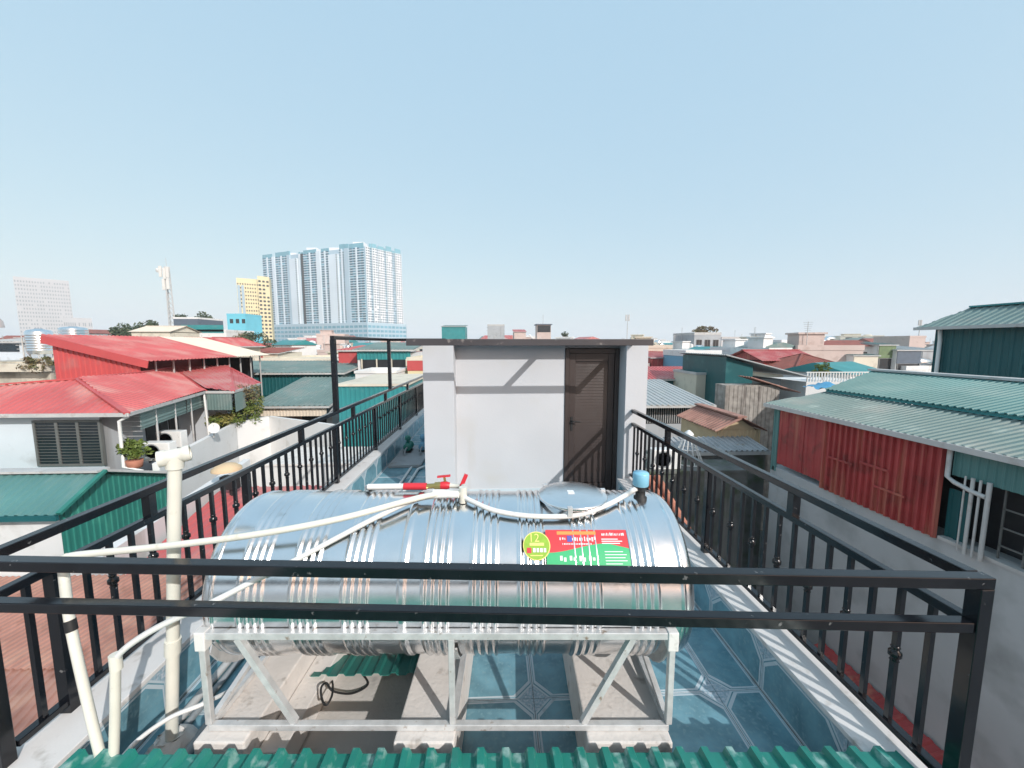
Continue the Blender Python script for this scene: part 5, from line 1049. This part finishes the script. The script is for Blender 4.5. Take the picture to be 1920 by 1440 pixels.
cur = [(.0, .10, 'tower_white', .8), (.10, .17, 'tower_grey', .1), (.17, .30, 'tower_white', 1.2), (.30, .34, 'tower_grey', .1), (.34, .50, 'tower_white', .5), (.50, .56, 'tower_grey', .1), (.56, .72, 'tower_white', .8), (.72, .82, 'tower_grey', .2), (.82, 1.0, 'tower_white', 1.2)]
for s0, s1, mat, pr_ in cur:
    strip(FRc, s0 + .001, s1 - .001, pr_, mat, ZTOPT - .015); a = FRc[0] + FRc[1] * FRc[3] * s0; b = FRc[0] + FRc[1] * FRc[3] * s1
    grid_windows(tw, a, b, ZB, ZTOPT, NF, max(1, round((s1 - s0) / .06)), 'tower_pane', .6 if mat == 'tower_white' else .8, .5, pr_ + .1, .06, int(s0 * 90))
    if s0 > .05: strip(FRc, s0 + .004, s1 - .004, .1, 'tower_crown', ZTOPT + cr.uniform(2, 6), 'crown_panel', ZTOPT + .012)
for k in range(4): c = l2.lerp(c2, .2 + .22 * k) + (r2_ - c2) * .3; MB().prism([(c.x - 6, c.y - 6), (c.x + 6, c.y - 6), (c.x + 6, c.y + 6), (c.x - 6, c.y + 6)], ZTOPT + .01, ZTOPT + 5 + k % 2 * 3).build('roof_house', 'tower_white', tw)
pd_ = [l2 + FLc[2] * 6, c2 + FLc[2] * 6 + FRc[2] * 6, r2_ + FRc[2] * 6]
MB().prism([(v.x, v.y) for v in pd_] + [(r2_.x, r2_.y + 20), (l2.x, l2.y + 20)], GZ, ZB).build('podium', 'tower_grey', tw)
grid_windows(tw, pd_[0], pd_[1], 4, ZB - 2, 4, 26, 'tower_glass', .8, .55, .2); grid_windows(tw, pd_[1], pd_[2], 4, ZB - 2, 4, 10, 'tower_glass', .8, .55, .2)
def slab_block(name, label, px0, px1, pyt, Y, depth, wall, rows, cols, wmat, zb=0, yoff=0, seed=1, ws=.45, hs=.4):
    a = P(px0, pyt, y=Y); dv = Vector((a.x, a.y, 0)) + Vector((P(px1, pyt, y=Y).x, Y, 0)); dv.normalize(); pv_ = Vector((dv.y, -dv.x, 0)); rb = ray(px1, pyt); rb.z = 0
    wdt = (rb.y * a.x - rb.x * a.y) / (rb.x * pv_.y - rb.y * pv_.x); b = a + pv_ * wdt; t = thing(name, label, 'building', ((a.x + b.x) / 2, Y + depth / 2, GZ)); zt = a.z
    a2_, b2_ = a + dv * depth, b + dv * depth
    MB().prism([(a.x, a.y), (b.x, b.y), (b2_.x, b2_.y), (a2_.x, a2_.y)], GZ, zt).build('wall', wall, t)
    grid_windows(t, Vector((a.x, a.y, 0)), Vector((b.x, b.y, 0)), zb, zt - 2, rows, cols, wmat, ws, hs, .2, .05, seed)
    MB().prism([(a.x, a.y), (b.x, b.y), (b.x + dv.x * 2, b.y + dv.y * 2), (a.x + dv.x * 2, a.y + dv.y * 2)], zt + .01, zt + 1.6).build('parapet', wall, t)
    return t, a, b, zt
t, a, b, zt_ = slab_block('yellow_tower', 'yellow apartment tower with dark window columns beside the blue-white towers', 443, 484, 524, 380, 25, 'wall_yellow', 17, 9, 'glass_dark')
for s_ in (.06, .24): c = Vector((a.x, a.y, 0)).lerp(Vector((b.x, b.y, 0)), s_); B(c.x - 1.2, c.x + 1.6, c.y - .4, c.y + .1, 2, zt_ - 5).build('window_column', 'tower_grey', t)
t2 = P(482, 517, y=385); t3 = P(504, 517, y=392); MB().prism([(t2.x, 385), (t3.x, 392), (t3.x - 8, 410), (t2.x - 8, 405)], GZ, t2.z).build('wing', 'wall_yellow', t); grid_windows(t, (t2.x, 385, 0), (t3.x, 392, 0), 0, t2.z - 3, 17, 3, 'glass_dark', .6, .45, .3, .05, 4)
t, a, b, zt_ = slab_block('white_hotel', 'broad white multi-storey block on the hazy left skyline', 24, 128, 520, 640, 40, 'hotel_wall', 17, 20, 'hotel_pane', ws=.45, hs=.45)
t, a, b, zt_ = slab_block('low_white_block', 'long low white block beside the broad white one', 118, 172, 597, 620, 30, 'hotel_wall', 3, 14, 'hotel_pane', ws=.5, hs=.4)
t, a, b, zt_ = slab_block('pink_block', 'pinkish rounded building at the left edge of the skyline', -90, -22, 590, 500, 30, 'wall_pink', 6, 8, 'tower_grey')
MB().lathe([(24, 0), (23, 8), (18, 16), (10, 22), (0, 24)], (a.x + 4, a.y + 15, zt_ - 14), n=24).build('dome', 'wall_pink', t)

# ---- the rest of the city: individual houses by kind
kinds = [('wall_white', 'flat', 'wall_white', 'white-walled flat-roofed house in the distant city'), ('wall_cream', 'red_roof', 'red_roof', 'cream-walled house with a red gable roof in the distant city'), ('wall_white', 'teal_metal', 'teal_metal', 'white-walled house with a dark teal roof in the distant city'), ('wall_grey', 'grey_metal', 'grey_metal', 'grey-walled house with a grey sheet roof in the distant city'), ('wall_pink', 'flat', 'wall_pink', 'pinkish flat-roofed house in the distant city'), ('wall_cream', 'flat', 'wall_cream', 'cream-walled flat-roofed house in the distant city'), ('wall_bluewhite', 'teal_pale', 'teal_pale', 'bluish-white house with a pale green roof in the distant city'), ('wall_white', 'brown_roof', 'brown_roof', 'white-walled house with a brown roof in the distant city')]
protos = []
def unit_house(kd):
    wall, rtype, rmat, lab = kd; out = []
    m = MB().box(-.5, .5, -.5, .5, -1, 0); out.append(('wall', m.mesh('wall', wall)))
    m = MB()
    for i in range(3):
        m.box(-.38 + i * .3, -.22 + i * .3, -.503, -.49, -.20, -.07); m.box(-.38 + i * .3, -.22 + i * .3, -.503, -.49, -.42, -.29)
    out.append(('windows', m.mesh('windows', 'glass_dark')))
    m = MB()
    if rtype == 'flat':
        for bx in ((-.51, .51, -.51, -.47), (-.51, .51, .47, .51), (-.51, -.47, -.47, .47), (.47, .51, -.47, .47)): m.box(*bx, 0.001, .07)
        m.box(-.3, .1, .0, .4, .001, .22); m.box(-.33, .13, -.03, .43, .221, .245); m.lathe([(.09, .001), (.10, .02), (.10, .16), (.03, .19), (0, .19)], (.28, .1, 0), n=10)
    else:
        m.hexa([(-.55, -.56, 0.001), (.55, -.56, .001), (.55, .56, .001), (-.55, .56, .001)], [(-.55, -.02, .2), (.55, -.02, .2), (.55, .02, .2), (-.55, .02, .2)])
    out.append(('roof', m.mesh('roof', rmat)))
    return out
for kd in kinds: protos.append((kd, unit_house(kd)))
def put_house(x, y, zt, w_, d_, r):
    global cnt
    kd, parts = protos[rc.choice((0, 0, 1, 2, 3, 4, 5, 5, 6, 7, 0))]
    t = thing('townhouse' if kd[1] == 'flat' else 'house', kd[3], 'townhouse' if kd[1] == 'flat' else 'house', (x, y, GZ), 'distant houses: ' + kd[3])
    hh_ = zt - GZ; rot = rc.uniform(-.5, .5) + (0 if rc.random() < .6 else pi / 2)
    for nm, me in parts:
        o = bpy.data.objects.new(nm, me); COL.objects.link(o); o.parent = t; o.location = (0, 0, hh_)
        o.scale = (w_, d_, hh_ if nm == 'wall' else (9.0 if nm == 'windows' else rc.uniform(6, 9) if kd[1] == 'flat' else min(9.0, w_ * .8))); o.rotation_euler = (0, 0, 0)
        if nm == 'windows': o['kind'] = 'stuff'
    t.rotation_euler = (0, 0, rot); cnt += 1
    if kd[1] == 'flat' and r < 260: tops.append((x, y, zt, w_, d_, rot))
rc = random.Random(99); r = 36.0; tops = []; cnt = 0; ring = 0
blocked = [(-30, 60, 95)]
while r < 620:
    wd = min(4.2 + r * .033, 20); n_ = int(2 * radians(60) * r / (wd * 1.25)); n_ = min(n_, 28)
    for i in range(n_):
        ang = radians(-69 + 136 * (i + rc.uniform(.15, .85)) / n_) + YAW; rr_ = r * rc.uniform(.95, 1.08)
        x, y = rr_ * sin(ang), rr_ * cos(ang); w_ = wd * rc.uniform(.7, 1.25) * (1 if r < 160 else 1.2); d_ = wd * rc.uniform(.6, 1.1)
        if y < 24: continue
        k_ = rc.uniform(-.105, -.055) if r < 50 else rc.uniform(-.085, -.035) if r < 75 else rc.uniform(-.034, -.002) if r < 150 else rc.uniform(-.022, .004)
        if rc.random() < .10 and r > 120: k_ = rc.uniform(.004, .022)
        zt = CAM.z + rr_ * k_; zt = max(zt, -7.5)
        if x > 25 and y < 40: continue
        put_house(x, y, zt, w_, d_, r)
    r *= 1.155; ring += 1

for k in range(46):                       # the crowded quarter beyond the alley
    ang = radians(rc.uniform(19, 47)); rr_ = 52 + 95 * (k + rc.random()) / 46
    put_house(rr_ * sin(ang), rr_ * cos(ang), CAM.z + rr_ * rc.uniform(-.030, .002), rc.uniform(3.5, 7), rc.uniform(3.5, 7), rr_)
# tanks, aerials and washing on the flat roofs
tm_ = MB().lathe([(.5, 0), (.55, .08), (.55, 1.1), (.5, 1.2), (.15, 1.32), (0, 1.32)], n=14); tme = tm_.mesh('rooftop_tank', 'stainless')
th_ = MB().lathe([(0, -.85), (.4, -.82), (.5, -.7), (.5, .7), (.4, .82), (0, .85)], (0, 0, .75), 'X', 14); th_.box(-.6, -.5, -.4, .4, 0, .4); th_.box(.5, .6, -.4, .4, 0, .4); thm = th_.mesh('rooftop_tank_lying', ['stainless'])
am_ = MB().tube([(0, 0, 0), (0, 0, 3.2)], .035, 6)
for k in range(5): am_.bar((-.45 + .04 * k, 0, 3.1 - .22 * k), (.45 - .04 * k, 0, 3.1 - .22 * k), .03, .03)
ame = am_.mesh('aerial', 'trim_grey')
for k, (x, y, zt, w_, d_, rot) in enumerate(tops):
    ca, sa = cos(rot), sin(rot)
    def at_(u, v): return (x + u * w_ * ca - v * d_ * sa, y + u * w_ * sa + v * d_ * ca, zt + .01)
    if k % 2 == 0:
        o = bpy.data.objects.new('rooftop_tank', tme if k % 4 else thm); COL.objects.link(o); o.location = at_(.28, -.25)
        if k % 4: tag(o, 'upright shiny steel water tank on a distant flat roof', 'water tank', 'upright steel tanks on distant roofs')
        else: tag(o, 'shiny steel water tank lying on its side on a distant flat roof', 'water tank', 'lying steel tanks on distant roofs'); o.rotation_euler = (0, 0, rot)
    if k % 3 == 0:
        o = bpy.data.objects.new('aerial', ame); COL.objects.link(o); o.location = at_(-.35, .3); o.rotation_euler = (0, 0, k * .7); tag(o, 'thin grey television aerial on a distant flat roof', 'aerial', 'aerials on distant roofs')

# ------------------------------------------------------------------ the hazy air
hz = B(-3000, 3000, -300, 4500, GZ - 1, 140).build('haze', 'ground'); hz['kind'] = 'stuff'
hm = bpy.data.materials.new('haze_air'); hm.use_nodes = True; hn = hm.node_tree.nodes; hn.clear()
ho = hn.new('ShaderNodeOutputMaterial'); pv = hn.new('ShaderNodeVolumePrincipled'); pv.inputs['Color'].default_value = (0.97, 0.99, 1.0, 1); pv.inputs['Density'].default_value = 0.0004; pv.inputs['Anisotropy'].default_value = 0.0
hm.node_tree.links.new(pv.outputs[0], ho.inputs['Volume']); hz.data.materials.clear(); hz.data.materials.append(hm)
